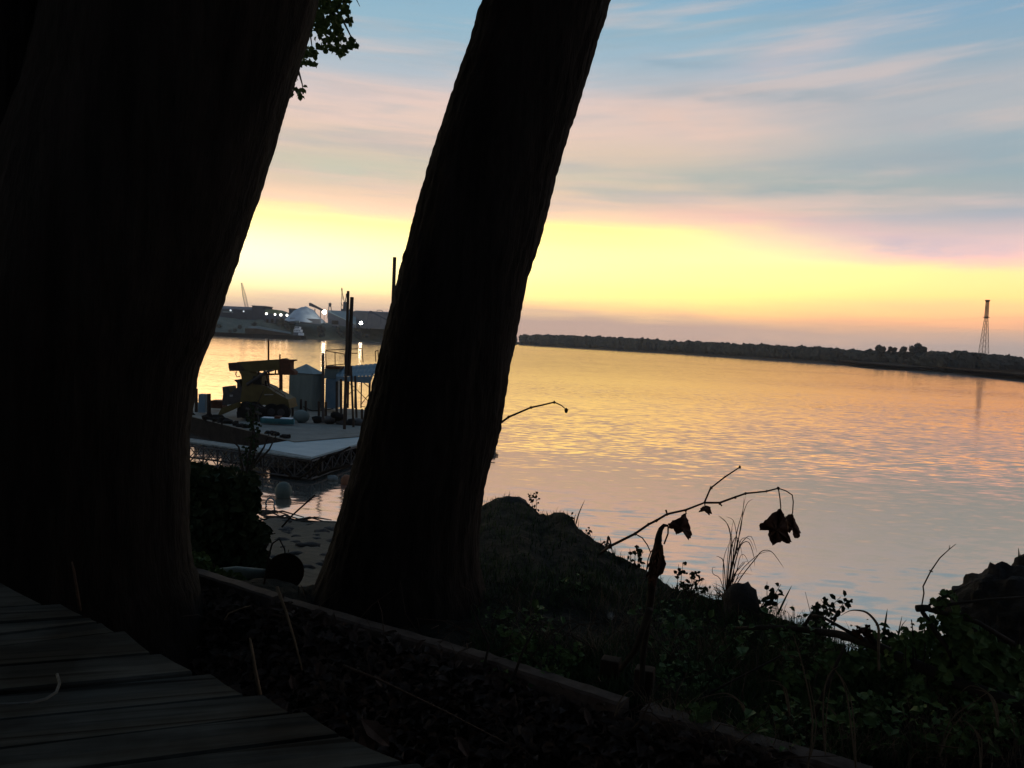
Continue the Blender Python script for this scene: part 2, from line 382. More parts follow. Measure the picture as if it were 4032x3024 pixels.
# ------------------------------------------------------------------ water
def water_mat():
    m = bpy.data.materials.new('river water'); m.use_nodes = True; t = m.node_tree; t.nodes.clear()
    out = t.nodes.new("ShaderNodeOutputMaterial")
    tc = t.nodes.new("ShaderNodeTexCoord")
    def nz(scale, st, rot, det=3, rough=.5):
        mp = t.nodes.new("ShaderNodeMapping"); mp.inputs['Scale'].default_value = st; mp.inputs['Rotation'].default_value = (0, 0, rot)
        t.links.new(tc.outputs['Object'], mp.inputs[0])
        n = t.nodes.new("ShaderNodeTexNoise"); n.inputs['Scale'].default_value = scale; n.inputs['Detail'].default_value = det
        n.inputs['Roughness'].default_value = rough
        t.links.new(mp.outputs[0], n.inputs['Vector']); return n.outputs[1]
    a = nz(2.0, (.6, 1.5, 1), R(8), 2, .5)         # ripples, crests across the view
    b = nz(.30, (.5, 1.2, 1), R(-6), 2)            # longer swell
    c = nz(.03, (.35, 1, 1), R(4), 3)              # wind patches
    mr = t.nodes.new("ShaderNodeMapRange"); t.links.new(c, mr.inputs[0])
    mr.inputs[1].default_value = .35; mr.inputs[2].default_value = .65; mr.inputs[3].default_value = .55; mr.inputs[4].default_value = 1.25
    def vm(op, x, y):
        n = t.nodes.new("ShaderNodeVectorMath"); n.operation = op
        for i, k in enumerate((x, y)):
            if isinstance(k, tuple): n.inputs[i].default_value = k
            else: t.links.new(k, n.inputs[i])
        return n.outputs[0]
    va = vm('MULTIPLY', vm('SUBTRACT', a, (.5, .5, .5)), (WAVE_A * .5, WAVE_A, 0))
    vb = vm('MULTIPLY', vm('SUBTRACT', b, (.5, .5, .5)), (WAVE_B * .5, WAVE_B, 0))
    vs = vm('ADD', vm('MULTIPLY', vm('ADD', va, vb), mr.outputs[0]), (0, -.021, 1))
    wn = t.nodes.new("ShaderNodeVectorMath"); wn.operation = 'NORMALIZE'; t.links.new(vs, wn.inputs[0])
    g = t.nodes.new("ShaderNodeBsdfGlossy"); g.inputs['Roughness'].default_value = .09
    g.inputs['Color'].default_value = (1.0, .80, .66, 1)
    d = t.nodes.new("ShaderNodeBsdfDiffuse"); d.inputs['Color'].default_value = (.10, .115, .11, 1)
    lw = t.nodes.new("ShaderNodeFresnel"); lw.inputs['IOR'].default_value = WATER_IOR
    mx = t.nodes.new("ShaderNodeMixShader")
    t.links.new(lw.outputs[0], mx.inputs[0]); t.links.new(d.outputs[0], mx.inputs[1]); t.links.new(g.outputs[0], mx.inputs[2])
    t.links.new(wn.outputs[0], g.inputs['Normal'])
    t.links.new(mx.outputs[0], out.inputs[0])
    return m
WAVE_A, WAVE_B, WATER_IOR = .18, .05, 40.0
w = MB(); w.quad((-2300, -80, 0), (2300, -80, 0), (2300, 1500, 0), (-2300, 1500, 0))
tag(w.build('river_water', water_mat()), kind='structure')

# ------------------------------------------------------------------ near bank: ground and beach
crest_px = [(-2600, 2050, 7), (-900, 2150, 6), (200, 2200, 5.3), (740, 2243, 4.95), (1000, 2275, 4.85), (1200, 2300, 4.75), (1330, 2290, 5),
    (1500, 2200, 5.8), (1750, 2040, 7), (1890, 1992, 7.5), (1920, 1975, 7.6), (1950, 1958, 7.7), (1990, 1950, 7.7), (2040, 1957, 7.6), (2070, 1975, 7.5),
    (2100, 1995, 7.4), (2115, 2015, 7.3), (2210, 2020, 7.0), (2245, 2045, 6.8), (2300, 2098, 6.5), (2350, 2138, 6.3), (2395, 2171, 6.1), (2431, 2203, 5.95),
    (2513, 2222, 5.8), (2549, 2256, 5.65), (2594, 2273, 5.5), (2643, 2309, 5.3), (2676, 2329, 5.2), (2757, 2342, 5.05), (2838, 2363, 4.9),
    (2981, 2395, 4.7), (3042, 2415, 4.6), (3103, 2431, 4.5), (3159, 2459, 4.4), (3217, 2480, 4.3), (3270, 2507, 4.2), (3337, 2553, 4.1), (3450, 2590, 4.0),
    (3720, 2610, 3.9), (4100, 2610, 3.8), (5000, 2620, 3.8), (7500, 2700, 4.2)]
crest = [at(*p) for p in crest_px]
def resample(pts, n):
    L = [0]
    for a, b in zip(pts, pts[1:]): L.append(L[-1] + (b - a).length)
    out = []
    for k in range(n):
        s = L[-1] * k / (n - 1); i = 0
        while i < len(L) - 2 and L[i + 1] < s: i += 1
        out.append(pts[i].lerp(pts[i + 1], (s - L[i]) / (L[i + 1] - L[i])))
    return out
NC = 420
cr = resample(crest, NC)
bA, bB = onz(735, 2240, 4.6), onz(3330, 3016, 4.6)
bdir = (bB - bA).normalized(); bn = Vector((-bdir.y, bdir.x, 0))
if bn.y < 0: bn = -bn
def side_of_beam(p): return (p - bA).dot(bn)
def gz(x, y, zc, t):
    p = Vector((x, y, 0)); s = side_of_beam(p)
    zin = 4.2 + .33 * max(0, min(1, (s + .55) / .5)) ** 1.3 + .03 * mnoise.noise(Vector((x * 2, y * 2, 0)))
    k = min(1, max(0, (s - .03) / .06))
    zout = 4.52 + .05 * mnoise.noise(Vector((x * 1.3, y * 1.3, 3)))
    kk = max(0, (t - .55) / .45) ** 1.5
    zo = zout + (zc - zout) * kk
    return zin + (zo - zin) * k
g = MB(); NR = 110
for r in range(NR + 1):
    t = r / NR
    for p in cr:
        near = Vector((p.x * 1.4, -6, 0))
        x = near.x + (p.x - near.x) * t; y = near.y + (p.y - near.y) * t
        z = gz(x, y, p.z, t)
        z += .035 * mnoise.noise(Vector((x * 5, y * 5, 1))) + .02 * mnoise.noise(Vector((x * 16, y * 16, 1)))
        g.v.append((x, y, z))
for r in range(NR):
    for k in range(NC - 1):
        i = r * NC + k; g.f.append((i, i + 1, i + NC + 1, i + NC))
last = [Vector(v) for v in g.v[-NC:]]
ground = g.build('ground', 'soil', smooth=True); tag(ground, kind='structure')
def ground_z(x, y):
    hit, loc, n, i = ground.ray_cast(Vector((x, y, 20)), Vector((0, 0, -1)))
    return loc.z if hit else None
offs = [0, .25, .6, 1.5, 2.6, 4, 5.5, 7.2, 9.5, 12, 14.5, 17, 19, 21, 24, 30]
zl = [0, -.12, -.3, -.65, -1.0, -1.35, -1.65, -1.95, -2.35, -2.85, -3.3, -3.8, -4.15, -4.5, -5.1, -6]
zr = [0, -.2, -.5, -1.2, -2.0, -2.9, -3.7, -4.4, -5.3, -5.9, -6.1, -6.2, -6.3, -6.4, -6.5, -6.6]
b = MB()
for r, (o, a, c) in enumerate(zip(offs, zl, zr)):
    for k, p in enumerate(last):
        kk = min(1, max(0, (p.x + 1.0) / 1.2)); kk = kk * kk * (3 - 2 * kk)
        x, y = p.x * (1 + o * .02), p.y + o
        if kk < 1: x = p.x * (1 + o * .17 * (1 - kk))
        j = 0 if r == 0 else (.16 * mnoise.noise(Vector((x * 1.1, y * 1.1, 5))) + .06 * mnoise.noise(Vector((x * 4, y * 4, 5)))) * min(1, o)
        b.v.append((x, y, p.z + a * (1 - kk) + c * kk + j))
for r in range(len(offs) - 1):
    for k in range(NC - 1):
        i = r * NC + k; b.f.append((i, i + 1, i + NC + 1, i + NC))
beach = b.build('beach', 'beach', smooth=True); tag(beach, kind='structure')
def beach_z(x, y):
    hit, loc, n, i = beach.ray_cast(Vector((x, y, 20)), Vector((0, 0, -1)))
    return loc.z if hit else None
def hit_land(u, v):
    """where the line through a picture point meets the near land"""
    r = ray(u, v).normalized()
    best = None
    for o in (ground, beach):
        h, loc, n, i = o.ray_cast(EYE, r)
        if h and (best is None or (loc - EYE).length < (best - EYE).length): best = loc.copy()
    return best

# ------------------------------------------------------------------ the two big trunks
def trunk_tube(mb, rows, depth, ridges, seed, amp=.02, seg=150, sub=5, flare=None):
    """rows: (v, uL, uR) from top to foot"""
    rows = sorted(rows)
    vs = []; v = rows[0][0]
    while v < rows[-1][0]: vs.append(v); v += 9
    vs.append(rows[-1][0])
    i0 = len(mb.v); n = 0
    for v in vs:
        a, bb = interp(rows, v)[:2]
        d = depth(v) if callable(depth) else depth
        L = at(a, v, d); Rr = at(bb, v, d); c = (L + Rr) / 2; rad = (Rr - L).length / 2
        ax = (Rr - L).normalized(); ay = Vector((0, 0, 1)).cross(ax).normalized()
        for j in range(seg):
            th = 2 * math.pi * j / seg
            e = ax * math.cos(th) + ay * math.sin(th)
            arc = rad * th
            hgt = c.z
            f = mnoise.noise(Vector((math.cos(th) * ridges, math.sin(th) * ridges, hgt * 2.0 + seed)))
            f2 = mnoise.noise(Vector((math.cos(th) * ridges * 3, math.sin(th) * ridges * 3, hgt * 9 + seed)))
            f3 = mnoise.noise(Vector((math.cos(th) * 2, math.sin(th) * 2, hgt * .9 + seed * 2)))
            f4 = abs(mnoise.noise(Vector((math.cos(th) * ridges * 2, math.sin(th) * ridges * 2, hgt * 14 + seed))))
            k = rad - amp * abs(f) * 1.1 + amp * .45 * f2 + f4 * amp * .9
            mb.v.append(tuple(c + e * k))
        n += 1
    for r in range(n - 1):
        for j in range(seg):
            mb.f.append((i0 + r * seg + j, i0 + (r + 1) * seg + j, i0 + (r + 1) * seg + (j + 1) % seg, i0 + r * seg + (j + 1) % seg))
    return vs
t1 = thing('cottonwood_tree', onz(500, 2650, 4.2), 'massive dark trunk filling the left side beside the plank deck, leaves hanging from its crown', 'tree')
mb = MB()
rows = [(-1500, 560, 1620), (-300, 330, 1310), (0, 250, 1255), (136, 220, 1216), (325, 170, 1155), (407, 150, 1130), (556, 90, 1087), (766, 20, 1019),
        (963, -60, 951), (1125, -120, 897), (1198, -140, 871), (1316, -170, 835), (1450, -190, 778), (1584, -200, 757), (1739, -200, 736),
        (1900, -190, 738), (2100, -190, 736), (2250, -200, 748), (2330, -210, 775), (2420, -220, 792), (2520, -240, 820), (2620, -260, 850), (2720, -300, 885), (2790, -320, 905)]
rows = [(v_, a_, b_ - 25) for v_, a_, b_ in rows]
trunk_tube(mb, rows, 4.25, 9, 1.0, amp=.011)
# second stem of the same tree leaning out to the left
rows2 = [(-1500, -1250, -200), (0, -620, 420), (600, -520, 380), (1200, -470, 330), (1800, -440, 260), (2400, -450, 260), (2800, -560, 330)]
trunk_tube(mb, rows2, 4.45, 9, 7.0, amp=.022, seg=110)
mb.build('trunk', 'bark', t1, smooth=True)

t2 = thing('leaning_tree', onz(1560, 2450, 4.5), 'black trunk leaning to the right behind the long ground timber, in front of the river', 'tree')
mb = MB()
rows = [(-1500, 2280, 2830), (-300, 1985, 2490), (0, 1905, 2403), (60, 1880, 2388), (157, 1855, 2356), (307, 1803, 2311), (420, 1764, 2276), (530, 1727, 2238), (693, 1677, 2190), (802, 1646, 2164),
        (988, 1596, 2114), (1094, 1570, 2079), (1276, 1524, 2042), (1458, 1482, 2006), (1695, 1424, 1969), (1786, 1405, 1942), (1932, 1362, 1905),
        (2000, 1346, 1896), (2098, 1318, 1888), (2195, 1286, 1888), (2255, 1260, 1893), (2347, 1222, 1915), (2480, 1180, 1960), (2560, 1140, 2010)]
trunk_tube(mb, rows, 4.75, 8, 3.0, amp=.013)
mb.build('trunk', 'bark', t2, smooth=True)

# crowns overhead: unseen foliage added above the frame to keep the bank dark
def crown(parent, cx_, cy_, rx, ry, z0, z1, n, seed):
    random.seed(seed); m = MB(); k = 0
    cl = [(Vector((cx_ + random.uniform(-1, 1) * rx, cy_ + random.uniform(-1, 1) * ry, random.uniform(z0, z1)))) for _ in range(110)]
    while k < n:
        c = random.choice(cl); q = c + rv(1.0).normalized() * random.uniform(.2, 1.0) * 1.7
        u, v, d = proj(q)
        if d > 0 and -150 < u < W + 150 and v > -200: continue
        if q.z < z0 - 1.0: continue
        L = random.uniform(.22, .42)
        m.leaf(q, rv(), rv().normalized(), L, L * .95); k += 1
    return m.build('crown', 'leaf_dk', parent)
crown(t1, -6, 3.0, 10, 10, 11.5, 16.5, 22000, 21)
crown(t2, 7, 4.0, 10, 10, 11.5, 16.5, 22000, 22)
# limbs carrying the added crowns
mb = MB()
for a, bb, r_ in (((-1.4, 4.2, 9.5), (-6, 2, 14), .25), ((-1.4, 4.2, 9.5), (-2, 9, 15), .22), ((-2.6, 4.2, 9), (-10, 6, 14), .22)):
    mb.tube([a, Vector(a).lerp(Vector(bb), .5) + Vector((0, 0, .6)), bb], [r_, r_ * .7, r_ * .3], 8)
mb.build('limbs', 'bark', t1)
mb = MB()
for a, bb, r_ in (((1.4, 4.7, 11), (6, 2, 14.5), .2), ((1.4, 4.7, 11), (9, 8, 15), .2), ((1.4, 4.7, 11), (3, 11, 16), .18)):
    mb.tube([at(2330, -600, 4.75), a, Vector(a).lerp(Vector(bb), .5) + Vector((0, 0, .5)), bb], [r_ * 1.2, r_, r_ * .7, r_ * .3], 8)
mb.build('limbs', 'bark', t2)

# hanging sprays of leaves of the first tree
random.seed(5)
mb = MB(); tw = MB(); D = 7.2
def spray(cu, cv, ru, rv_, n, L=.052):
    n = int(n * .8)
    for _ in range(n):
        a = random.uniform(0, 2 * math.pi); q = math.sqrt(random.random())
        p = at(cu + math.cos(a) * q * ru, cv + math.sin(a) * q * rv_, D + random.uniform(-.5, .5))
        mb.leaf(p, Vector((random.uniform(-1, 1), random.uniform(-.6, .6), random.uniform(-1.3, .2))), rv().normalized() + Vector((0, -1.0, 0)), L * random.uniform(.8, 1.25), L * random.uniform(.75, 1.0))
for s in [(1240, -60, 150, 120, 420), (1230, 60, 110, 75, 300), (1180, 60, 70, 90, 200), (1330, 40, 40, 60, 90), (1352, 10, 25, 30, 28), (1375, 75, 13, 14, 9), (1330, 120, 26, 34, 40), (1290, 130, 50, 30, 60),
          (1310, 170, 24, 20, 22), (1380, 155, 20, 12, 14), (1404, 172, 13, 16, 9), (1338, 200, 24, 18, 28), (1352, 178, 26, 8, 12), (1205, 205, 22, 25, 26), (1235, 195, 18, 24, 18),
          (1215, 240, 20, 16, 12), (1245, 170, 8, 10, 3), (1270, 185, 12, 14, 7), (1192, 235, 12, 14, 8), (1250, 245, 9, 10, 4), (1165, 290, 12, 20, 8), (1152, 360, 22, 16, 12), (1195, 352, 10, 14, 5), (1172, 342, 6, 6, 2), (1170, 375, 12, 10, 3)]:
    spray(*s)
for pts in ([(1150, -200), (1260, -40), (1330, 90), (1345, 185)], [(1260, -40), (1340, 60), (1380, 140), (1412, 178)], [(1150, -100), (1220, 120), (1235, 230)],
            [(1120, 150), (1170, 260), (1190, 330), (1196, 368)], [(1130, 230), (1160, 330), (1150, 385)], [(1280, -60), (1350, -10), (1380, 85)]):
    tw.tube([at(u, v, D) for u, v in pts], [.02, .012, .006, .003][:len(pts)] if len(pts) > 3 else [.015, .008, .003], 5)
tw.tube([Vector((-1.6, 4.4, 8.6)), at(900, -700, 6.2), at(1080, -400, 7), at(1150, -200, D)], [.1, .06, .04, .02], 6)
mb.build('leaf_spray', 'leaf', t1); tw.build('twig', 'branch', t1)
tw = MB(); tw.tube([at(1370, -220, 6), at(1385, -60, 6), at(1402, -5, 6), at(1417, 25, 6)], [.008, .005, .004, .002], 5)
tw.tube([at(1370, -220, 6), Vector((1.2, 5.2, 10.5))], [.008, .03], 5)
tw.build('twig', 'branch', t2)

# ------------------------------------------------------------------ unseen building added behind the viewer, its eave shading the deck
cb = thing('shade_cabin', (0, -4, 4.2), 'unseen dark board building added behind the plank deck to shade it', 'shade_cabin')
mb = MB(); mb.box((-9, -5, 4.0), (9, -4.8, 8.2)); mb.build('wall', 'wall', cb)
mb = MB(); mb.extrude([(-9.5, -5.4, 9.3), (-9.5, .7, 7.7), (-9.5, .7, 7.55), (-9.5, -5.4, 9.15)], (19, 0, 0)); mb.build('roof', 'wall', cb)

# ------------------------------------------------------------------ plank deck
ZD = 5.0
gl_ = [((0, 2270), (60, 2262)), ((0, 2388), (177, 2377)), ((0, 2446), (330, 2424)), ((0, 2489), (384, 2444)), ((0, 2538), (453, 2484)), ((0, 2620), (600, 2572)), ((0, 2718), (761, 2644)),
       ((0, 2822), (961, 2728)), ((0, 2942), (1145, 2802)), ((384, 3015), (1337, 2892)), ((600, 3110), (1598, 2999))]
ends = [((-40, 2262), (170, 2371)), ((223, 2392), (330, 2421)), ((345, 2428), (384, 2440)), ((395, 2444), (453, 2480)), ((492, 2511), (596, 2562)), ((622, 2584), (761, 2640)),
        ((822, 2653), (961, 2724)), ((1030, 2738), (1145, 2799)), ((1200, 2815), (1337, 2886)), ((1350, 2917), (1590, 2995))]
deck = thing('plank_deck', onz(300, 2900, 4.2), 'weathered grey plank deck with ragged board ends at the bottom corner', 'deck')
mb = MB(); random.seed(3)
ddir = None
def board(a0, a1, b0, b1, drop):
    """a: far edge left/right ; b: near edge left/right"""
    n = 14; th = .036
    rowsv = []
    for k in range(n + 1):
        t = k / n
        fa = a0.lerp(a1, t); fb = b0.lerp(b1, t)
        jz = .004 * mnoise.noise(Vector((t * 3, a0.y * 9, 0)))
        w_ = (fb - fa).normalized()
        fa = fa + w_ * (.005 + .004 * mnoise.noise(Vector((t * 9, a0.y * 7, 2)))); fb = fb - w_ * (.005 + .004 * mnoise.noise(Vector((t * 9, b0.y * 7, 5))))
        z = ZD - drop + jz
        rd = .006
        prof = [(fa, z - th), (fa, z - rd), (fa + w_ * rd, z), (fa.lerp(fb, .5), z - .0025), (fb - w_ * rd, z), (fb, z - rd), (fb, z - th)]
        rowsv.append([(p.x, p.y, zz) for p, zz in prof])
    i = len(mb.v); m = 7
    for r_ in rowsv: mb.v += r_
    for k in range(n):
        for j in range(m):
            mb.f.append((i + k * m + j, i + (k + 1) * m + j, i + (k + 1) * m + (j + 1) % m, i + k * m + (j + 1) % m))
    mb.f.append(tuple(i + j for j in range(m))); mb.f.append(tuple(i + n * m + j for j in range(m - 1, -1, -1)))
lines = [(onz(*a, ZD), onz(*b_, ZD)) for a, b_ in gl_]
for k in range(10):
    (a0, a1), (b0, b1) = lines[k], lines[k + 1]
    da = (a1 - a0).normalized(); db = (b1 - b0).normalized()
    e0, e1 = onz(*ends[k][0], ZD), onz(*ends[k][1], ZD)
    A1 = a0 + da * (e0 - a0).dot(da); B1 = b0 + db * (e1 - b0).dot(db)
    A0 = a0 - da * 2.6; B0 = b0 - db * 2.6
    board(A0, A1, B0, B1, random.choice([0, .002, .005, .008]))
da = (lines[10][1] - lines[10][0]).normalized(); pn = Vector((da.y, -da.x, 0))
e1 = onz(1598, 2999, ZD); s0 = lines[10][0]
for k in range(14):
    q = s0 + pn * .15 * k; q2 = s0 + pn * .15 * (k + 1)
    t_a = (e1 - s0).dot(da) + .10 * k + random.uniform(-.02, .02)
    board(q - da * 3, q + da * t_a, q2 - da * 3, q2 + da * (t_a + .08), random.choice([0, .003, .006]))
dang = math.atan2(da.y, da.x)
mb.build('planks', deck_mat(dang), deck)
mb = MB()
ed = (onz(1268, 2853, ZD) - onz(0, 2288, ZD)).normalized(); inn = Vector((ed.y, -ed.x, 0))
if inn.y > 0: inn = -inn
for k in range(3):
    p0 = onz(115, 2400, ZD) + inn * (.16 + k * .6) - ed * 1.2; p1 = p0 + ed * 4.2
    for pz in (0,):
        mb.hexa([Vector((p.x, p.y, z)) for z in (ZD - .2, ZD - .048) for p in (p0, p0 + inn * .04, p1, p1 + inn * .04)])
mb.build('joists', 'timber', deck)
cdp = [(225, 2655), (235, 2690), (222, 2725), (180, 2752), (120, 2768), (60, 2772), (-40, 2775)]
mb = MB(); mb.tube([onz(u, v, ZD + .006) for u, v in cdp], .004, 5)
tag(mb.build('cord', 'cord'), 'thin pale cord curled on the grey deck boards', 'cord')

# ------------------------------------------------------------------ ground timbers
def timber(p0, p1, lab, wd=.085, hgt=.10, skew=0.0):
    d = (p1 - p0).normalized(); s = Vector((-d.y, d.x, 0)); s = s if s.y > 0 else -s
    m = MB(); n = 24; i = 0
    for k in range(n + 1):
        t = k / n; p = p0.lerp(p1, t)
        w1 = .006 * mnoise.noise(Vector((t * 14, p0.x, 0))); w2 = .008 * mnoise.noise(Vector((t * 12, p0.x, 4))); zz = .004 * mnoise.noise(Vector((t * 9, p0.x, 8)))
        pr = [(0, -hgt), (w1, -.01), (.01 + w1, zz), (wd + w2 - .01, zz), (wd + w2, -.012), (wd, -hgt)]
        m.v += [tuple(p + s * a + Vector((0, 0, b_))) for a, b_ in pr]
    for k in range(n):
        for j in range(6): m.f.append((k * 6 + j, k * 6 + (j + 1) % 6, (k + 1) * 6 + (j + 1) % 6, (k + 1) * 6 + j))
    m.f.append(tuple(range(5, -1, -1))); m.f.append(tuple(n * 6 + j for j in range(6)))
    return tag(m.build('landscape_timber', 'timber'), lab, 'timber', 'timbers edging the bank')
timber(onz(560, 2190, 4.6), onz(1068, 2352, 4.6), 'tan squared timber edging the bank between the massive trunk and the brown log')
timber(onz(1080, 2362, 4.58), onz(1800, 2568, 4.58), 'dark squared timber crossing the foot of the leaning trunk')
timber(onz(1815, 2568, 4.6), onz(2440, 2770, 4.6), 'squared timber right of the leaning trunk, ending at the dark wooden blocks', .085)
timber(onz(2520, 2796, 4.6), onz(3420, 3062, 4.6), 'longest visible squared timber running out of the bottom edge among the grasses', .1)

# ------------------------------------------------------------------ rocks, logs, blocks
def rock(name, c, r, seed, lab, cat='rock', m='rock', res=3, group=None, amp=.35):
    bm = bmesh.new(); bmesh.ops.create_icosphere(bm, subdivisions=res, radius=1)
    for v in bm.verts:
        n = v.co.normalized(); k = 1 + amp * mnoise.noise(n * 1.3 + Vector((seed, 0, 0))) + .16 * mnoise.noise(n * 3.3 + Vector((seed, 0, 0))) + .09 * mnoise.noise(n * 8 + Vector((seed, 0, 0))) - .10 * abs(mnoise.noise(n * 5 + Vector((seed, 9, 0)))) + .035 * mnoise.noise(n * 22 + Vector((seed, 0, 0)))
        v.co = Vector((n.x * r[0], n.y * r[1], n.z * r[2])) * k + Vector(c)
    me = bpy.data.meshes.new(name); bm.to_mesh(me); bm.free(); me.polygons.foreach_set('use_smooth', [True] * len(me.polygons)); me.materials.append(M[m])
    o = bpy.data.objects.new(name, me); scene.collection.objects.link(o); return tag(o, lab, cat, group)
rock('boulder', at(2918, 2380, 4.65), (.103, .10, .128), 3, 'rounded dark boulder on the bank edge at the foot of the tall grass clump', amp=.15)
# outcrop on the right, silhouette from the edge points
rock('bank_rock', at(3985, 2470, 3.75), (.27, .25, .27), 12, 'large rough dark rock rising above the leafy vines at the right edge', res=5, amp=.12)
rock('small_rock', at(4062, 2300, 3.85), (.10, .12, .14), 5, 'smaller dark rock behind the large rough rock, topped by a bare spike', res=3, amp=.15)
rock('mound_rock', at(2010, 2010, 7.5), (.20, .2, .12), 8, 'mossy rounded hump on the bank top right of the leaning trunk', 'rock', res=3, amp=.15)
random.seed(31)
lg = thing('cut_log', at(1120, 2245, 5.1), 'brown log with its round cut end facing the deck, between the two trunks', 'log')
mb = MB(); c0 = at(1122, 2252, 4.95); axd = (c0 - EYE).normalized()
mb.tube([c0, c0 + axd * .1, c0 + axd * .3, c0 + axd * .5], [.112, .110, .104, .098], 28); mb.build('log_bark', 'bark', lg, smooth=True)
mb = MB(); mb.tube([c0 - axd * .004, c0 - axd * .0005], [.107, .109], 28); mb.build('cut_face', 'logw', lg)
mb = MB(); mb.tube([at(840, 2262, 5.0), at(930, 2256, 5.05), at(1050, 2266, 5.1)], [.035, .042, .04], 12)
tag(mb.build('pale_log', 'palelog', smooth=True), 'bleached pale log lying behind the tan timber', 'log')
def block(u0, u1, v0, v1, d, lab):
    a = at((u0 + u1) / 2, v1, d); wv = (u1 - u0) / F * d; h = (v1 - v0) / F * d
    m = MB(); m.box((a.x - wv / 2, a.y, a.z), (a.x + wv / 2, a.y + wv * .9, a.z + h), R(-18))
    o = m.build('wooden_block', 'pile'); bv = o.modifiers.new('bevel', 'BEVEL'); bv.width = .006; bv.segments = 2
    return tag(o, lab, 'block', 'blocks beside the timbers')
block(2365, 2440, 2602, 2745, 3.55, 'dark upright wooden block left of the dead stalk foot')
block(2500, 2575, 2640, 2790, 3.42, 'dark upright wooden block right behind the dead stalk foot')

# ------------------------------------------------------------------ dead twigs with hanging leaves
def Z2(x, y): return (2350 + .407 * x, 1780 + .407 * y)
br = thing('dead_twig', at(2350, 2190, 6.0), 'long dead twig arching over the water with withered brown leaves hanging from it', 'twig')
DT = 5.4
mb = MB()
mb.tube([at(2350, 2190, 6.0), at(2385, 2163, 5.8)] + [at(*Z2(*p), DT) for p in [(130, 910), (370, 790), (500, 700), (580, 660), (680, 600), (860, 560), (1040, 490)]],
        [.010, .010, .009, .0085, .008, .0078, .0074, .007, .006], 7)
mb.tube([at(*Z2(*p), DT) for p in [(1040, 490), (1190, 490), (1340, 435), (1440, 400), (1640, 380), (1755, 350)]], [.0075, .0072, .0066, .006, .0055, .005], 6)
mb.tube([at(*Z2(*p), DT) for p in [(1040, 490), (1100, 350), (1240, 240), (1385, 145)]], [.006, .0055, .005, .004], 6)
for x, y, r_ in ((1755, 350, .009), (1640, 380, .007), (1440, 400, .008), (1340, 440, .008), (1190, 495, .008), (1385, 145, .009), (1240, 240, .006), (1103, 348, .009), (860, 565, .008), (680, 600, .009), (580, 660, .009), (500, 700, .008), (370, 792, .009), (130, 912, .012)):
    mb.ball(at(*Z2(x, y), DT), r_ * 1.0, r_ * 1.0, r_ * 1.2, 7, 5, .9, x)
mb.tube([at(*Z2(680, 600), DT), at(*Z2(668, 560), DT)], [.005, .007], 5); mb.tube([at(*Z2(1190, 495), DT), at(*Z2(1210, 522), DT)], [.004, .005], 5)
mb.build('stem', 'bark_tw', br, smooth=True)
mb = MB()
for pts in ([(1755, 350), (1830, 375), (1890, 415), (1900, 480), (1893, 595)], [(1757, 355), (1772, 450), (1780, 545)], [(860, 565), (865, 600)], [(1045, 495), (1045, 520)],
            [(370, 790), (440, 830), (490, 900), (520, 970), (495, 1040), (480, 1160)], [(520, 970), (560, 920)]):
    mb = MB(); mb.tube([at(*Z2(*p), DT) for p in pts], .004, 5); mb.build('petiole', 'bark_tw', br)
def dead_leaf(pts, par, seed, d=DT):
    P = [Z2(*p) for p in pts]; n = len(P)
    # fill outline with a finer ring structure
    cxp = sum(p[0] for p in P) / n; cyp = sum(p[1] for p in P) / n
    ring = []
    for k in range(n):
        a, b_ = P[k], P[(k + 1) % n]
        for t in (0, .2, .4, .6, .8):
            j = 0 if t == 0 else 6 * mnoise.noise(Vector((a[0] * .37 + t * 7.3, a[1] * .31, seed)))
            ring.append((a[0] + (b_[0] - a[0]) * t + j, a[1] + (b_[1] - a[1]) * t + j))
    me = bmesh.new(); layers = []
    for s in (1.0, .66, .33):
        layers.append([me.verts.new(at(cxp + (u - cxp) * s, cyp + (v - cyp) * s, d + .05 * mnoise.noise(Vector((u * .03, v * .03, seed + s))) - .03 * (1 - s))) for u, v in ring])
    cv = me.verts.new(at(cxp, cyp, d - .03))
    m_ = len(ring)
    for a, b_ in zip(layers, layers[1:]):
        for k in range(m_): me.faces.new((a[k], a[(k + 1) % m_], b_[(k + 1) % m_], b_[k]))
    for k in range(m_): me.faces.new((layers[-1][k], layers[-1][(k + 1) % m_], cv))
    mm = bpy.data.meshes.new('withered_leaf'); me.to_mesh(mm); me.free(); mm.materials.append(M['deadleaf'])
    o = bpy.data.objects.new('withered_leaf', mm); scene.collection.objects.link(o); o.parent = par; o.matrix_parent_inverse = Matrix.Translation(-par.location)
    so = o.modifiers.new('s', 'SOLIDIFY'); so.thickness = .0025
dead_leaf([(860, 590), (770, 650), (690, 690), (690, 735), (740, 742), (770, 800), (830, 770), (890, 855), (920, 780), (885, 670)], br, 1)
dead_leaf([(1040, 510), (1100, 530), (1112, 590), (1085, 608), (1060, 585), (1035, 565), (985, 582), (1010, 540)], br, 2)
dead_leaf([(1780, 545), (1680, 610), (1580, 690), (1575, 755), (1670, 730), (1655, 800), (1700, 905), (1790, 860), (1850, 885), (1885, 868), (1850, 780), (1828, 640)], br, 3)
dead_leaf([(1890, 590), (1822, 622), (1838, 770), (1868, 784), (1878, 712), (1910, 830), (1948, 832), (1978, 785), (1932, 690)], br, 4, DT + .08)

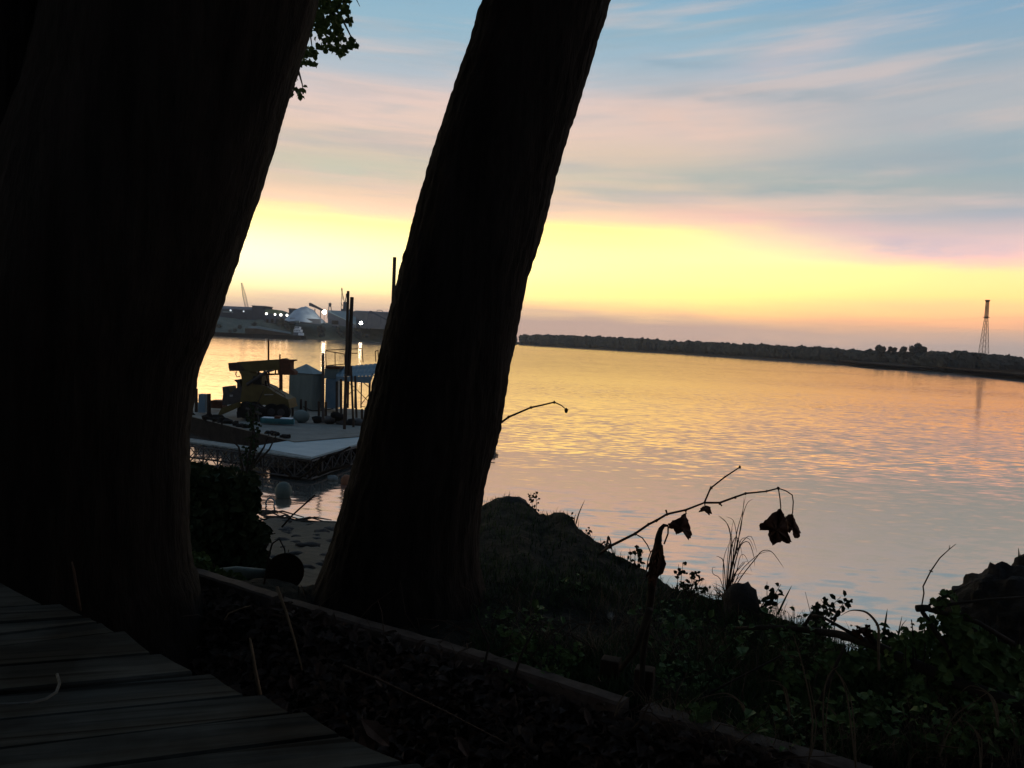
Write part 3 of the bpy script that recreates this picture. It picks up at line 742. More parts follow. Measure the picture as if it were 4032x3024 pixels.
tw2 = MB(); ZT = lambda x, y: (1850 + .633 * x, 1500 + .633 * y)
tw2.tube([at(1800, 2250, 5.6), at(1850, 1880, 5.5), at(1910, 1730, 5.5)] + [at(*ZT(*p), 5.5) for p in [(180, 270), (240, 225), (380, 165), (450, 150), (525, 132), (570, 152), (600, 178)]],
         [.013, .012, .010, .008, .007, .006, .0056, .005, .0035, .003], 6)
for p, r_ in (((240, 225), .010), ((380, 165), .010), ((525, 132), .010), ((600, 183), .015)): tw2.ball(at(*ZT(*p), 5.5), r_ * .8, r_ * .8, r_, 7, 5, .6, p[0])
tag(tw2.build('bare_twig', 'bark_tw', smooth=True), 'bare brown twig curving out over the water from behind the leaning trunk', 'twig')

st = thing('dead_stalk', hit_land(2540, 2760) or at(2540, 2760, 3), 'thick dead stalk with a hooked tip and ragged husk in front of the bank', 'plant')
mb = MB()
pts = [(690, 712), (650, 708), (618, 745), (600, 800), (592, 860)]
mb.tube([at(*Z2(*p), 2.9) for p in pts], [.004, .007, .009, .011, .014], 7)
P = [Z2(592, 860), Z2(590, 960), Z2(560, 1060), Z2(540, 1180), (2565, 2330), (2550, 2450), (2530, 2600), (2525, 2760), (2520, 2900)]
mb.tube([at(u, v, 2.95 + .07 * k) for k, (u, v) in enumerate(P)], [.012, .020, .021, .019, .015, .013, .012, .013, .018], 9)
mb.tube([at(2560, 2400, 3.1), at(2500, 2560, 3.2), at(2440, 2640, 3.3)], [.014, .012, .008], 7)
mb.build('stem', 'branch', st, smooth=True)
random.seed(8); mb = MB()
for k in range(34):
    t = random.random(); u, v = interp([(0, *Z2(600, 850)), (.5, *Z2(575, 1000)), (1, *Z2(535, 1200))], t)
    p = at(u + random.uniform(-12, 12), v, 2.95 + random.uniform(-.03, .03))
    mb.leaf(p, Vector((random.uniform(-.35, .35), random.uniform(-.3, .3), random.uniform(-1, -.4))), rv().normalized(), random.uniform(.03, .06), .018)
mb.leaf(at(*Z2(638, 985), 2.9), Vector((-.15, 0, -1)), Vector((.3, -1, 0)), .09, .035)
mb.tube([at(*Z2(690, 715), 2.9), at(*Z2(688, 790), 2.9), at(*Z2(650, 890), 2.9)], .003, 5)
mb.tube([at(*Z2(632, 900), 2.9), at(*Z2(640, 985), 2.9)], .003, 5)
mb.build('husk', 'deadleaf', st)

# ------------------------------------------------------------------ fallen branches at right
def Z3(x, y): return (3300 + .3315 * x, 2150 + .3315 * y)
mb = MB()
mb.tube([at(2900, 2475, 4.1), at(3000, 2470, 4.0), at(3150, 2476, 3.9), at(3300, 2497, 3.75), at(3433, 2535, 3.6), at(3598, 2614, 3.45), at(3764, 2687, 3.3), at(3919, 2744, 3.2), at(4080, 2800, 3.1)],
        [.010, .012, .015, .018, .021, .023, .025, .027, .028], 9)
mb.tube([at(3452, 2545, 3.6), at(3420, 2500, 3.55), at(3395, 2478, 3.5)], [.018, .014, .010], 7)
mb.tube([at(3400, 2520, 3.62), at(3240, 2430, 3.7), at(3200, 2424, 3.75)], [.009, .006, .008], 6)
mb.tube([at(3160, 2478, 3.9), at(3185, 2435, 3.9), at(3195, 2415, 3.9)], [.010, .008, .005], 6)
o = mb.build('fallen_branch', 'branch', smooth=True); tag(o, 'long dark fallen branch sloping down to the right across the grass', 'branch')
fb = thing('cut_branch', hit_land(3760, 2640) or at(3760, 2640, 3.4), 'dark sawn-off branch forking over the water in front of the large rough rock', 'branch')
mb = MB(); DB = 3.3
mb.tube([at(*Z3(930, 742), DB), at(*Z3(1000, 738), DB), at(*Z3(1090, 735), DB)], [.0135, .0145, .012], 10)
mb.tube([at(*Z3(1080, 755), DB), at(*Z3(1280, 805), DB), at(3850, 2450, DB), at(3990, 2535, DB)], [.010, .009, .009, .011], 8)
mb.tube([at(*Z3(1080, 700), DB), at(*Z3(1200, 640), DB), at(*Z3(1330, 560), DB), at(3830, 2290, DB + .1)], [.005, .004, .004, .003], 6)
mb.tube([at(*Z3(1150, 735), DB), at(*Z3(1260, 710), DB), at(*Z3(1340, 690), DB), at(3900, 2360, DB), at(4040, 2350, DB)], [.006, .006, .006, .005, .004], 6)
mb.tube([at(*Z3(1000, 780), DB), at(*Z3(1100, 930), DB), at(*Z3(1190, 1070), DB), at(*Z3(1300, 1210), DB), at(3790, 2680, 3.35)], [.009, .010, .010, .010, .012], 8)
mb.build('stem', 'branch', fb, smooth=True)
mb = MB(); mb.tube([at(*Z3(*p), DB) for p in [(995, 705), (1020, 560), (1010, 480), (1100, 300), (1210, 140), (1320, 40), (1400, -25)]], [.003, .003, .003, .0028, .0025, .0018, .001], 5)
mb.tube([at(*Z3(1320, 40), DB), at(*Z3(1325, -10), DB)], [.002, .001], 4); mb.tube([at(*Z3(1100, 300), DB), at(*Z3(1085, 285), DB)], [.003, .002], 4); mb.tube([at(*Z3(1100, 300), DB), at(*Z3(1125, 305), DB)], [.003, .002], 4)
mb.build('whip', 'bark_tw', fb)

# ------------------------------------------------------------------ small plants
def land(u, v):
    p = hit_land(u, v)
    return p if p is not None else at(u, v, 4.5)
def leafy(name, stems, d, nl, L, lab, m='leaf_dk', cat='plant', seed=1, spread=18, group=None):
    """stems: list of pixel polylines from foot to tip, leaves along the upper part"""
    random.seed(seed); base = at(*stems[0][0], d)
    th = thing(name, base, lab, cat, group); s = MB(); l = MB()
    for st_ in stems:
        pp = [at(u, v, d + random.uniform(-.02, .02)) for u, v in st_]
        s.tube(pp, [.0035 - .0022 * k / (len(pp) - 1) for k in range(len(pp))], 5)
        for k in range(nl):
            t = random.uniform(.25, 1) * (len(st_) - 1); i = min(int(t), len(st_) - 2); f = t - i
            u = st_[i][0] + (st_[i + 1][0] - st_[i][0]) * f + random.uniform(-spread, spread); v = st_[i][1] + (st_[i + 1][1] - st_[i][1]) * f + random.uniform(-spread, spread) * .6
            p = at(u, v, d + random.uniform(-.05, .05))
            l.leaf(p, Vector((random.uniform(-1, 1), random.uniform(-.7, .7), random.uniform(-.9, .4))), Vector((random.uniform(-.5, .5), -1, random.uniform(.2, 1.2))), L * random.uniform(.7, 1.3), L * random.uniform(.5, .8))
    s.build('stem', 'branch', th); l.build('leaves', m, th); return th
leafy('weed', [[(2105, 2040), (2095, 1985), (2090, 1940)], [(2112, 2040), (2112, 1980), (2108, 1932)]], 7.35, 14, .032, 'two-stemmed leafy weed on the bank top beside the mossy hump', seed=2, spread=9)
leafy('weed', [[(2502, 2240), (2500, 2190), (2508, 2150)], [(2506, 2240), (2520, 2190), (2535, 2172)], [(2500, 2235), (2485, 2215), (2480, 2160)]], 5.6, 7, .04, 'small leafy weed on the bank edge left of the dead stalk', seed=3, spread=12)
leafy('weed', [[(2670, 2340), (2668, 2290), (2672, 2222)], [(2668, 2340), (2680, 2300), (2690, 2210)]], 5.2, 7, .034, 'thin upright weed with a tufted tip right of the dead stalk', seed=4, spread=8)
leafy('weed', [[(2712, 2350), (2725, 2300), (2722, 2250)], [(2712, 2350), (2745, 2300), (2762, 2275)], [(2712, 2350), (2765, 2325), (2790, 2312)], [(2710, 2350), (2700, 2310), (2690, 2290)], [(2715, 2350), (2735, 2280), (2735, 2250)]], 5.0, 14, .026, 'low feathery bush on the bank edge between the thin weed and the boulder', seed=5, spread=13)
leafy('weed', [[(2990, 2400), (3020, 2350), (3020, 2290)], [(2995, 2400), (3045, 2350), (3075, 2300)], [(2990, 2400), (3010, 2380), (3040, 2330)]], 4.6, 9, .04, 'leafy weed just right of the boulder with broad dark leaves', seed=6, spread=15)
leafy('weed', [[(3230, 2490), (3240, 2420), (3250, 2350)], [(3235, 2490), (3260, 2400), (3310, 2350)], [(3230, 2490), (3215, 2420), (3220, 2370)], [(3235, 2490), (3290, 2420), (3335, 2355)], [(3228, 2480), (3225, 2450), (3215, 2410)]], 4.15, 15, .034, 'bushy leafy weed above the fallen branch at the grass edge', seed=7, spread=15)
for k_, (st__, lb_) in enumerate((([(2260, 2060), (2255, 2045), (2250, 2030)], 'tiny weed sprig at the foot of the single budded stem'),
                    ([(2325, 2110), (2318, 2085), (2322, 2075)], 'tiny two-leaved weed sprig on the slope just right of the budded stem'),
                    ([(2385, 2170), (2383, 2150), (2395, 2130)], 'tiny weed sprig tucked against the bent dry stems'))):
    leafy('weed', [st__], 6.3, 5, .03, lb_, seed=8 + k_ * 20, spread=8)
leafy('weed', [[(3500, 2560), (3510, 2500), (3515, 2490)], [(3500, 2560), (3500, 2520), (3495, 2485)]], 3.8, 6, .036, 'small round-leaved weed beside the pale arching seed stem', seed=9, spread=10)
leafy('weed', [[(3420, 2560), (3370, 2510), (3362, 2490)]], 3.8, 4, .034, 'single drooping leafy shoot left of the curled brown leaves', seed=19, spread=8)
# curled leaf at branch stub
mb = MB(); random.seed(4)
for k in range(16): mb.leaf(at(*Z3(random.uniform(235, 380), random.uniform(955, 1060)), 3.5), rv(), rv().normalized(), .03, .026)
for k in range(10): mb.leaf(at(*Z3(random.uniform(250, 330), random.uniform(1040, 1110)), 3.5), rv(), rv().normalized(), .022, .02)
mb.tube([at(3433, 2530, 3.55), at(3402, 2490, 3.5), at(3390, 2475, 3.5)], [.006, .004, .003], 5)
tag(mb.build('curled_leaves', 'deadleaf'), 'clump of curled brown leaves caught on the fallen branch', 'leaves')

# grass clump behind the boulder
def clump(name, lab, stems, d, m='drygrass', wd=.007, cat='grass', group=None, extra=0, seed=1):
    random.seed(seed); th = thing(name, at(*stems[0][0], d), lab, cat, group); s = MB()
    def strip(pp, w_):
        n = len(pp); i = len(s.v)
        for k, p in enumerate(pp):
            t = (pp[min(k + 1, n - 1)] - pp[max(k - 1, 0)]).normalized(); sd_ = t.cross(Vector((0, 1, .2))).normalized()
            w2 = w_ * (1 - (k / (n - 1)) ** 2) * .5 + .0006
            s.v += [tuple(p + sd_ * w2), tuple(p + Vector((0, -w2 * .6, 0))), tuple(p - sd_ * w2)]
        for k in range(n - 1):
            for j in (0, 1): s.f.append((i + 3 * k + j, i + 3 * k + 1 + j, i + 3 * k + 4 + j, i + 3 * k + 3 + j))
    for st_ in stems:
        st2 = []
        for k in range(len(st_) - 1):
            p0 = st_[max(k - 1, 0)]; p1 = st_[k]; p2 = st_[k + 1]; p3 = st_[min(k + 2, len(st_) - 1)]
            for t in (0, .33, .66):
                st2.append(tuple(.5 * ((2 * b_) + (c - a) * t + (2 * a - 5 * b_ + 4 * c - e) * t * t + (-a + 3 * b_ - 3 * c + e) * t ** 3) for a, b_, c, e in zip(p0, p1, p2, p3)))
        st2.append(st_[-1]); dd = d + random.uniform(-.06, .06)
        strip([at(u, v, dd) for u, v in st2], wd * random.uniform(.7, 1.3))
    s.build('blades', m, th); return th
Gs = [[(2862, 2360), (2880, 2250), (2892, 2150), (2905, 2080), (2925, 2010), (2929, 1960)], [(2900, 2180), (2918, 2060), (2940, 1985), (2965, 1965)],
      [(2862, 2360), (2885, 2260), (2905, 2180), (2918, 2125), (2950, 2122), (2970, 2165)], [(2864, 2360), (2890, 2240), (2915, 2150), (2948, 2135), (2968, 2190), (2972, 2230)],
      [(2860, 2360), (2862, 2250), (2870, 2150), (2885, 2080)], [(2860, 2360), (2868, 2230), (2878, 2130), (2862, 2060), (2830, 2030)],
      [(2862, 2360), (2890, 2270), (2920, 2220), (2945, 2210)], [(2866, 2360), (2920, 2270), (2975, 2200), (3000, 2170), (3035, 2170), (3065, 2205), (3085, 2235)],
      [(2858, 2360), (2840, 2330), (2812, 2305)], [(2858, 2360), (2836, 2280), (2808, 2260), (2806, 2235), (2818, 2235)], [(2860, 2360), (2850, 2220), (2835, 2195), (2820, 2190)],
      [(2862, 2360), (2895, 2290), (2925, 2262)], [(2860, 2360), (2848, 2290), (2850, 2200), (2870, 2140)], [(2862, 2360), (2885, 2300), (2890, 2200), (2880, 2100), (2888, 2050)],
      [(2862, 2360), (2876, 2240), (2900, 2160), (2900, 2110), (2888, 2050), (2860, 2035)], [(2860, 2360), (2872, 2300), (2905, 2260), (2960, 2262)], [(2858, 2360), (2830, 2340), (2805, 2300)],
      [(2864, 2360), (2900, 2250), (2915, 2190), (2935, 2190), (2960, 2250)], [(2862, 2350), (2872, 2200), (2892, 2120), (2910, 2130), (2925, 2200)]]
random.seed(12)
for k in range(9):
    q = random.choice(Gs[:9]); Gs.append([(a + random.uniform(-13, 13), b_ + random.uniform(-12, 12)) for a, b_ in q[:random.randint(3, len(q))]])
clump('grass_clump', 'tall wispy dry grass clump behind the rounded boulder, rising against the water', Gs, 4.75, 'bark_tw', .0048)
clump('seed_stem', 'pale arching dry seed stem bending left over the fallen branch', [[(3461, 2640), (3459, 2560), (3460, 2481), (3446, 2445), (3413, 2412), (3376, 2403), (3343, 2406), (3310, 2425)]], 3.3, 'dullgrass', .009)
clump('grass_spike', 'dark pointed grass spike beside the pale arching seed stem', [[(3476, 2530), (3482, 2480), (3494, 2397)]], 3.9, 'grass', .014)
clump('grass_spike', 'thin faint grass spike further right over the water', [[(3530, 2540), (3540, 2480), (3552, 2425)], [(3530, 2540), (3548, 2470), (3570, 2440)]], 3.9, 'grass', .006)
clump('grass_spike', 'slanting grass blade right of the broad-leaved weed by the boulder', [[(3062, 2420), (3090, 2360), (3118, 2305)], [(3062, 2420), (3072, 2395), (3080, 2415)]], 4.5, 'grass', .010)
clump('bud_stem', 'single thin stem with a small bud rising from the bank edge over the water', [[(2268, 2062), (2280, 2020), (2303, 1968)], [(2262, 2060), (2262, 2040), (2268, 2022)]], 6.75, 'drygrass', .009)
clump('rock_spike', 'short bare spike growing on the smaller dark rock', [[(4005, 2225), (4012, 2190), (4010, 2158)], [(4008, 2225), (4016, 2200), (4018, 2180)]], 3.9, 'grass', .008)
clump('bent_stems', 'bent dry stems making a small arch at the foot of the dead twig', [[(2380, 2170), (2392, 2135), (2395, 2112), (2404, 2135), (2412, 2180), (2418, 2200)], [(2385, 2165), (2392, 2115)], [(2365, 2150), (2380, 2128)]], 5.9, 'bark_tw', .012)
# dandelion clock
dn = thing('dandelion', land(2390, 2560), 'white fluffy dandelion seed head on a thin stem in the dark grass', 'flower')
mb = MB(); mb.tube([at(2388, 2560, 4.1), at(2400, 2500, 4.1), at(2404, 2432, 4.1)], .002, 5); mb.build('stem', 'grass', dn)
mb = MB(); random.seed(2); c = at(2405, 2424, 4.1)
for k in range(90):
    e = rv().normalized(); mb.blade(c, e, .017, .0014, (0, 0), 1); q = c + e * .017
    for j in range(3): mb.blade(q, (e * .5 + rv(.9)).normalized(), .004, .001, (0, 0), 1)
mb.build('seed_head', 'fluff', dn)

# arching dry grasses in the lower right
random.seed(77)
DG = [((3370, 3024), [(3350, 2850), (3330, 2720), (3290, 2640), (3230, 2600)]), ((3180, 3024), [(3200, 2840), (3160, 2620), (3120, 2490)]), ((3250, 2980), [(3240, 2800), (3260, 2660), (3330, 2610)]),
      ((3800, 3040), [(3790, 2920), (3760, 2860), (3740, 2890), (3760, 2960)]), ((3860, 3040), [(3850, 2900), (3800, 2840), (3740, 2850)]), ((3930, 2860), [(3910, 2770), (3880, 2720), (3820, 2700), (3780, 2730)]),
      ((3700, 2980), [(3740, 2840), (3840, 2760), (3960, 2680)]), ((4000, 3000), [(3990, 2860), (3950, 2800), (3890, 2810)]), ((2930, 2800), [(2910, 2760), (2860, 2730), (2790, 2740), (2730, 2760)]),
      ((3110, 2820), [(3080, 2700), (3030, 2680), (2980, 2690)]), ((2420, 2820), [(2440, 2760), (2480, 2720), (2500, 2740)]), ((3320, 2960), [(3300, 2840), (3260, 2780), (3200, 2760)])]
for k, (b0, pp) in enumerate(DG):
    clump('arching_grass', ['tan arching grass stem drooping among the dark plants in the lower right', 'tan grass stem drooping in front of the ground timber'][0], [[b0] + pp, [b0] + [(u + 14, v + 12) for u, v in pp[:-1]]],
          2.75 + .1 * (k % 4), 'dullgrass', .0048, group='arching dry grasses in the lower right', seed=k)

WD = [((2760, 2880), 110, 'broad-leaved green weed low in front of the dead stalk side'), ((2960, 2960), 130, 'bushy green weed near the bottom edge left of the longest timber end'), ((3120, 2760), 140, 'green weed with spreading leaves below the fallen branch middle'),
      ((3420, 2880), 150, 'tall green weed right of the timber end at the bottom edge'), ((3620, 2820), 150, 'dense green weed under the lower part of the fallen branch'), ((3760, 3000), 140, 'green weed at the bottom edge below the fallen branch'),
      ((3930, 2930), 150, 'green weed in the lower right corner'), ((2240, 2640), 90, 'small green weed between the timber and the left wooden block'), ((2060, 2570), 80, 'low green weed right of the leaning trunk foot'), ((3280, 2700), 120, 'green weed just under the curled brown leaves')]
for k, ((u, v), h_, lb_) in enumerate(WD):
    p_ = hit_land(u, v); d_ = (p_ - EYE).dot(fwd) - .02 if p_ is not None else 3.2
    random.seed(300 + k)
    leafy('weed', [[(u, v), (u + random.uniform(-40, 40), v - h_ * .5), (u + random.uniform(-70, 70), v - h_ * random.uniform(.8, 1.1))] for _ in range(5)], d_, 13, .034, lb_, m='leaf', seed=400 + k, spread=20)

# vine leaves over the rock at right
def region_leaves(mb, poly, n, d, L, jit=.15):
    us = [p[0] for p in poly]; vs_ = [p[1] for p in poly]; k = 0
    while k < n:
        u = random.uniform(min(us), max(us)); v = random.uniform(min(vs_), max(vs_))
        ins = False
        for (x1, y1), (x2, y2) in zip(poly, poly[1:] + poly[:1]):
            if (y1 > v) != (y2 > v) and u < (x2 - x1) * (v - y1) / (y2 - y1) + x1: ins = not ins
        if not ins: continue
        p = at(u, v, d + random.uniform(-jit, jit))
        mb.leaf(p, Vector((random.uniform(-1, 1), random.uniform(-.5, .5), random.uniform(-1, .3))), Vector((random.uniform(-.4, .4), -1, random.uniform(0, 1.3))), L * random.uniform(.6, 1.3), L * random.uniform(.6, 1.1)); k += 1
random.seed(14)
vn = thing('vine', at(3800, 2660, 3.4), 'leafy green vines climbing over the large rough rock and cut branch', 'vine')
mb = MB()
region_leaves(mb, [(3742, 2380), (3800, 2440), (3900, 2520), (4032, 2560), (4060, 2720), (3700, 2720), (3716, 2560), (3735, 2480), (3722, 2430)], 520, 3.38, .05, .10)
region_leaves(mb, [(3500, 2500), (3560, 2500), (3680, 2470), (3730, 2480), (3730, 2620), (3500, 2600)], 120, 3.5, .035, .1)
for q in [(3700, 2370, 9), (3675, 2385, 8), (3740, 2335, 10), (3660, 2440, 10), (3690, 2455, 8), (3715, 2465, 7), (3735, 2345, 6), (3720, 2360, 6), (3665, 2445, 6), (3640, 2500, 8), (3570, 2510, 6), (3560, 2495, 2)]:
    region_leaves(mb, [(q[0] - 22, q[1] - 16), (q[0] + 22, q[1] - 16), (q[0] + 22, q[1] + 16), (q[0] - 22, q[1] + 16)], q[2], 3.32, .03, .03)
mb.build('leaves', 'leaf', vn)
mb = MB()
for k in range(24):
    a = (random.uniform(3560, 4050), random.uniform(2650, 2760)); b_ = (a[0] + random.uniform(-90, 60), random.uniform(2400, 2600))
    mb.tube([at(*a, 3.35), at((a[0] + b_[0]) / 2 + random.uniform(-20, 20), (a[1] + b_[1]) / 2, 3.4), at(*b_, 3.4)], .0022, 4)
mb.build('stems', 'branch', vn)
vb = thing('low_bush', at(3560, 2640, 3.7), 'low leafy bush at the bank edge with water showing through its leaves', 'bush')
mb = MB(); region_leaves(mb, [(3330, 2575), (3500, 2505), (3600, 2500), (3640, 2520), (3720, 2560), (3740, 2660), (3300, 2660)], 400, 3.8, .034, .15)
region_leaves(mb, [(3250, 2560), (3500, 2600), (3760, 2620), (3760, 2740), (3250, 2700)], 360, 3.7, .045, .15)
mb.build('leaves', 'leaf', vb)
mb = MB()
for k in range(30):
    a = (random.uniform(3330, 3720), 2700); b_ = (a[0] + random.uniform(-70, 70), random.uniform(2500, 2600))
    mb.tube([at(*a, 3.7), at((a[0] + b_[0]) / 2 + random.uniform(-15, 15), (a[1] + b_[1]) / 2, 3.75), at(*b_, 3.8)], .002, 4)
mb.build('stems', 'branch', vb)

# ground cover: grass and weeds (stuff), leaf litter in the ditch (stuff)
random.seed(50)
mb = MB(); n = 0
while n < 15000:
    u = random.uniform(1850, 4100); v = random.uniform(1950, 3020)
    p = hit_land(u, v)
    if p is None or side_of_beam(p) < .1 or p.z < 4.3: continue
    dens = mnoise.noise(Vector((p.x * 1.5, p.y * 1.5, 0)))
    if random.random() > .55 + dens * .9: continue
    h = random.uniform(.03, .09) * (1 if u < 2700 else 1.5)
    mb.blade(p - Vector((0, 0, .01)), Vector((random.uniform(-.4, .4), random.uniform(-.4, .4), 1)), h, random.uniform(.003, .007), (random.uniform(.1, .7), random.uniform(0, 6.28)), 3); n += 1
tag(mb.build('grass', 'grass'), 'short dark grass covering the bank behind the timbers', 'grass', kind='stuff')
mb = MB(); n = 0
while n < 2400:
    u = random.uniform(1900, 4060); v = random.uniform(2300, 3020)
    p = hit_land(u, v)
    if p is None or side_of_beam(p) < -.05 or p.z < 4.3: continue
    if mnoise.noise(Vector((p.x * 1.6, p.y * 1.6, 7))) < (.12 if u < 3000 else -.12): continue
    p = p + Vector((0, 0, random.uniform(.01, .06 if u < 2900 else .20)))
    L = .012 + .05 * random.random() ** 2.2
    mb.leaf(p, Vector((random.uniform(-1, 1), random.uniform(-1, 1), random.uniform(-.3, .6))), Vector((random.uniform(-.5, .5), random.uniform(-.6, .2), 1)), L, L * random.uniform(.35, .95)); n += 1
tag(mb.build('ground_cover', 'leaf'), 'low green weeds spreading over the bank behind the timbers', 'ground cover', kind='stuff')
mb = MB(); n = 0
while n < 420:
    u = random.uniform(800, 4060); v = random.uniform(2330, 3030)
    p = hit_land(u, v)
    if p is None or p.z < 4.1 or (side_of_beam(p) < -.1 and random.random() < .6): continue
    a = random.uniform(0, 6.28); L = random.uniform(.08, .34); up_ = random.uniform(.1, 1.3); d_ = Vector((math.cos(a), math.sin(a), up_)).normalized()
    q1 = p + d_ * L * .5; q2 = q1 + (d_ + Vector((random.uniform(-.5, .5), random.uniform(-.3, .3), random.uniform(-.9, .1)))).normalized() * L * .5
    mb.tube([p, q1, q2], [.003, .0022, .001], 4); n += 1
tag(mb.build('dead_stems', 'bark_tw'), 'thin dead stems and twigs scattered through the weeds and the ditch', 'undergrowth', kind='stuff')
mb = MB(); n = 0
while n < 2600:
    u = random.uniform(2000, 4060); v = random.uniform(2350, 3030)
    p = hit_land(u, v)
    if p is None or side_of_beam(p) < -.08 or p.z < 4.2: continue
    if mnoise.noise(Vector((p.x * 1.9, p.y * 1.9, 17))) < .02: continue
    mb.blade(p - Vector((0, 0, .01)), Vector((random.uniform(-.6, .6), random.uniform(-.6, .6), 1)), random.uniform(.06, .22), random.uniform(.002, .005), (random.uniform(.3, 1.0), random.uniform(0, 6.28)), 5); n += 1
tag(mb.build('dry_grass', 'drygrass'), 'fine tan dead grass mixed through the green weeds on the bank', 'dry grass', kind='stuff')
mb = MB(); n = 0
while n < 4200:
    u = random.uniform(500, 3300); v = random.uniform(2350, 3040)
    p = hit_land(u, v)
    if p is None or side_of_beam(p) > -.01: continue
    L = random.uniform(.03, .085)
    mb.leaf(p + Vector((0, 0, random.uniform(.005, .05))), Vector((random.uniform(-1, 1), random.uniform(-1, 1), random.uniform(-.2, .5))), Vector((random.uniform(-.8, .8), random.uniform(-.8, .8), 1)), L, L * random.uniform(.35, .7)); n += 1
tag(mb.build('leaf_litter', 'litter'), 'dead leaves lying in the dark ditch beside the deck', 'leaf litter', kind='stuff')
# sticks in the ditch and on the bank
def stick(pts, d, r_, lab, m='dullgrass', group=None):
    mb = MB(); ds = d if isinstance(d, (list, tuple)) else [d] * len(pts)
    mb.tube([at(u, v, dd) for (u, v), dd in zip(pts, ds)], [r_ * (1 - .5 * k / (len(pts) - 1)) for k in range(len(pts))], 6)
    return tag(mb.build('stick', m, smooth=True), lab, 'stick', group)
stick([(1026, 2745), (1005, 2640), (993, 2560), (984, 2512)], 2.9, .007, 'pale bare stick standing beside the deck edge below the massive trunk')
stick([(316, 2405), (305, 2330), (292, 2250), (283, 2212)], 3.1, .006, 'brown bare stick standing at the deck edge against the massive trunk', 'bark_tw')
stick([(1350, 2620), (1500, 2680), (1750, 2800), (2000, 2930)], 3.0, .005, 'long thin stick sloping down to the right in the leafy ditch', 'bark_tw')
stick([(1090, 2310), (1130, 2420), (1165, 2540), (1190, 2640)], 3.6, .007, 'pale thin stalk bending down in front of the brown log', 'dullgrass')
stick([(885, 2440), (900, 2415), (950, 2395), (985, 2385)], 3.7, .004, 'small pale curved stem beside the tan timber', 'drygrass')
stick([(1040, 2300), (1060, 2180), (1072, 2140), (1100, 2122), (1120, 2160), (1128, 2215), (1136, 2165)], 4.6, .006, 'dark hooked stem arching over the brown log', 'branch')
stick([(1890, 2700), (1925, 2540), (1880, 2440), (1850, 2380)], 3.6, .006, 'thin forked dark sapling standing at the right foot of the leaning trunk', 'branch')
stick([(1960, 2840), (2060, 2560), (2120, 2450)], 3.5, .007, 'slanting dark stem crossing the timber right of the leaning trunk', 'branch')
stick([(2700, 2780), (2850, 2700), (3080, 2580)], 3.5, .007, 'slanting dark stem among the grass below the fallen branch', 'branch')
stick([(3170, 2900), (3230, 2760), (3300, 2600), (3330, 2540)], 3.2, .010, 'upright dark stem crossing under the fallen branch', 'branch')
# big dry leaves near the deck corner
random.seed(9)
def pale_leaf(u, v, d, L, lab, di):
    mb = MB(); mb.leaf(at(u, v, d), Vector(di), Vector((.3, -1, .8)), L, L * .4); o = mb.build('dry_leaf', 'litter')
    so = o.modifiers.new('s', 'SOLIDIFY'); so.thickness = .001
    return tag(o, lab, 'leaf', 'pale dry leaves in the ditch')
for u, v, d, L, di, lab in [(1262, 2600, 3.1, .07, (-.1, 0, -1), 'pale curled dry leaf upright in the ditch right of the pale bare stick'), (1145, 2655, 3.0, .06, (.2, 0, -1), 'small pale dry leaf low in the ditch beside the deck edge'),
                            (1420, 2830, 2.6, .13, (.7, 0, -.6), 'large pale dry leaf at the deck corner'), (1420, 2860, 2.6, .12, (.35, 0, -1), 'long pale dry leaf drooping at the deck corner'),
                            (2300, 2790, 3.0, .07, (.4, 0, -1), 'pale dry leaf hanging below the squared timber'), (1475, 2655, 3.2, .06, (.6, 0, -.9), 'narrow pale dry leaf on the thin sloping stick'),
                            (1800, 2900, 2.6, .08, (.5, 0, -.8), 'pale dry leaf at the bottom edge of the ditch')]:
    pale_leaf(u, v, d, L, lab, di)

# ------------------------------------------------------------------ shrubs on the slope behind the massive trunk
def shrub(name, lab, poly, d, n, L, seed, stems, m='leaf_dk', jit=.6):
    random.seed(seed); th = thing(name, at(poly[0][0], poly[0][1], d), lab, 'shrub'); mb = MB()
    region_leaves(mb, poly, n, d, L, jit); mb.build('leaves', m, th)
    s = MB()
    for pts in stems: s.tube([at(u, v, d) for u, v in pts], [.02 - .015 * k / (len(pts) - 1) for k in range(len(pts))], 5)
    s.build('stems', 'branch', th); return th
shrub('bank_shrub', 'dense dark shrub on the slope between the massive trunk and the gravelly beach',
      [(700, 1850), (760, 1830), (860, 1842), (920, 1860), (1000, 1870), (1015, 1960), (1000, 2030), (1040, 2070), (1060, 2100), (1020, 2150), (1060, 2200), (1040, 2260), (700, 2260)], 8.5, 3600, .085, 41,
      [[(800, 2250), (820, 2000), (900, 1870)], [(900, 2250), (960, 2000), (1000, 1880)], [(760, 2250), (745, 2000), (780, 1860)], [(960, 2240), (1020, 2110), (1085, 2100)], [(1000, 2230), (1060, 2130), (1045, 2080)]])
shrub('thin_shrub', 'dark ragged sapling rising before the work barge left of the dock panels',
      [(930, 1880), (985, 1700), (960, 1660), (965, 1610), (990, 1590), (1015, 1600), (1025, 1680), (1010, 1760), (1000, 1880)], 11, 150, .05, 42,
      [[(960, 1900), (990, 1750), (1000, 1620), (1040, 1530)], [(970, 1900), (1010, 1750), (985, 1600)], [(960, 1880), (940, 1760), (900, 1720)], [(980, 1850), (1040, 1760), (1062, 1700)], [(985, 1850), (1060, 1770), (1095, 1700)]], jit=.3)
shrub('green_tuft', 'green weeds growing along the tan timber beside the massive trunk', [(735, 2180), (790, 2170), (830, 2230), (960, 2270), (1040, 2300), (1050, 2325), (900, 2290), (735, 2235)], 4.9, 420, .035, 43, [[(760, 2240), (770, 2180)], [(850, 2270), (840, 2220)], [(950, 2290), (945, 2260)]], 'leaf', .1)
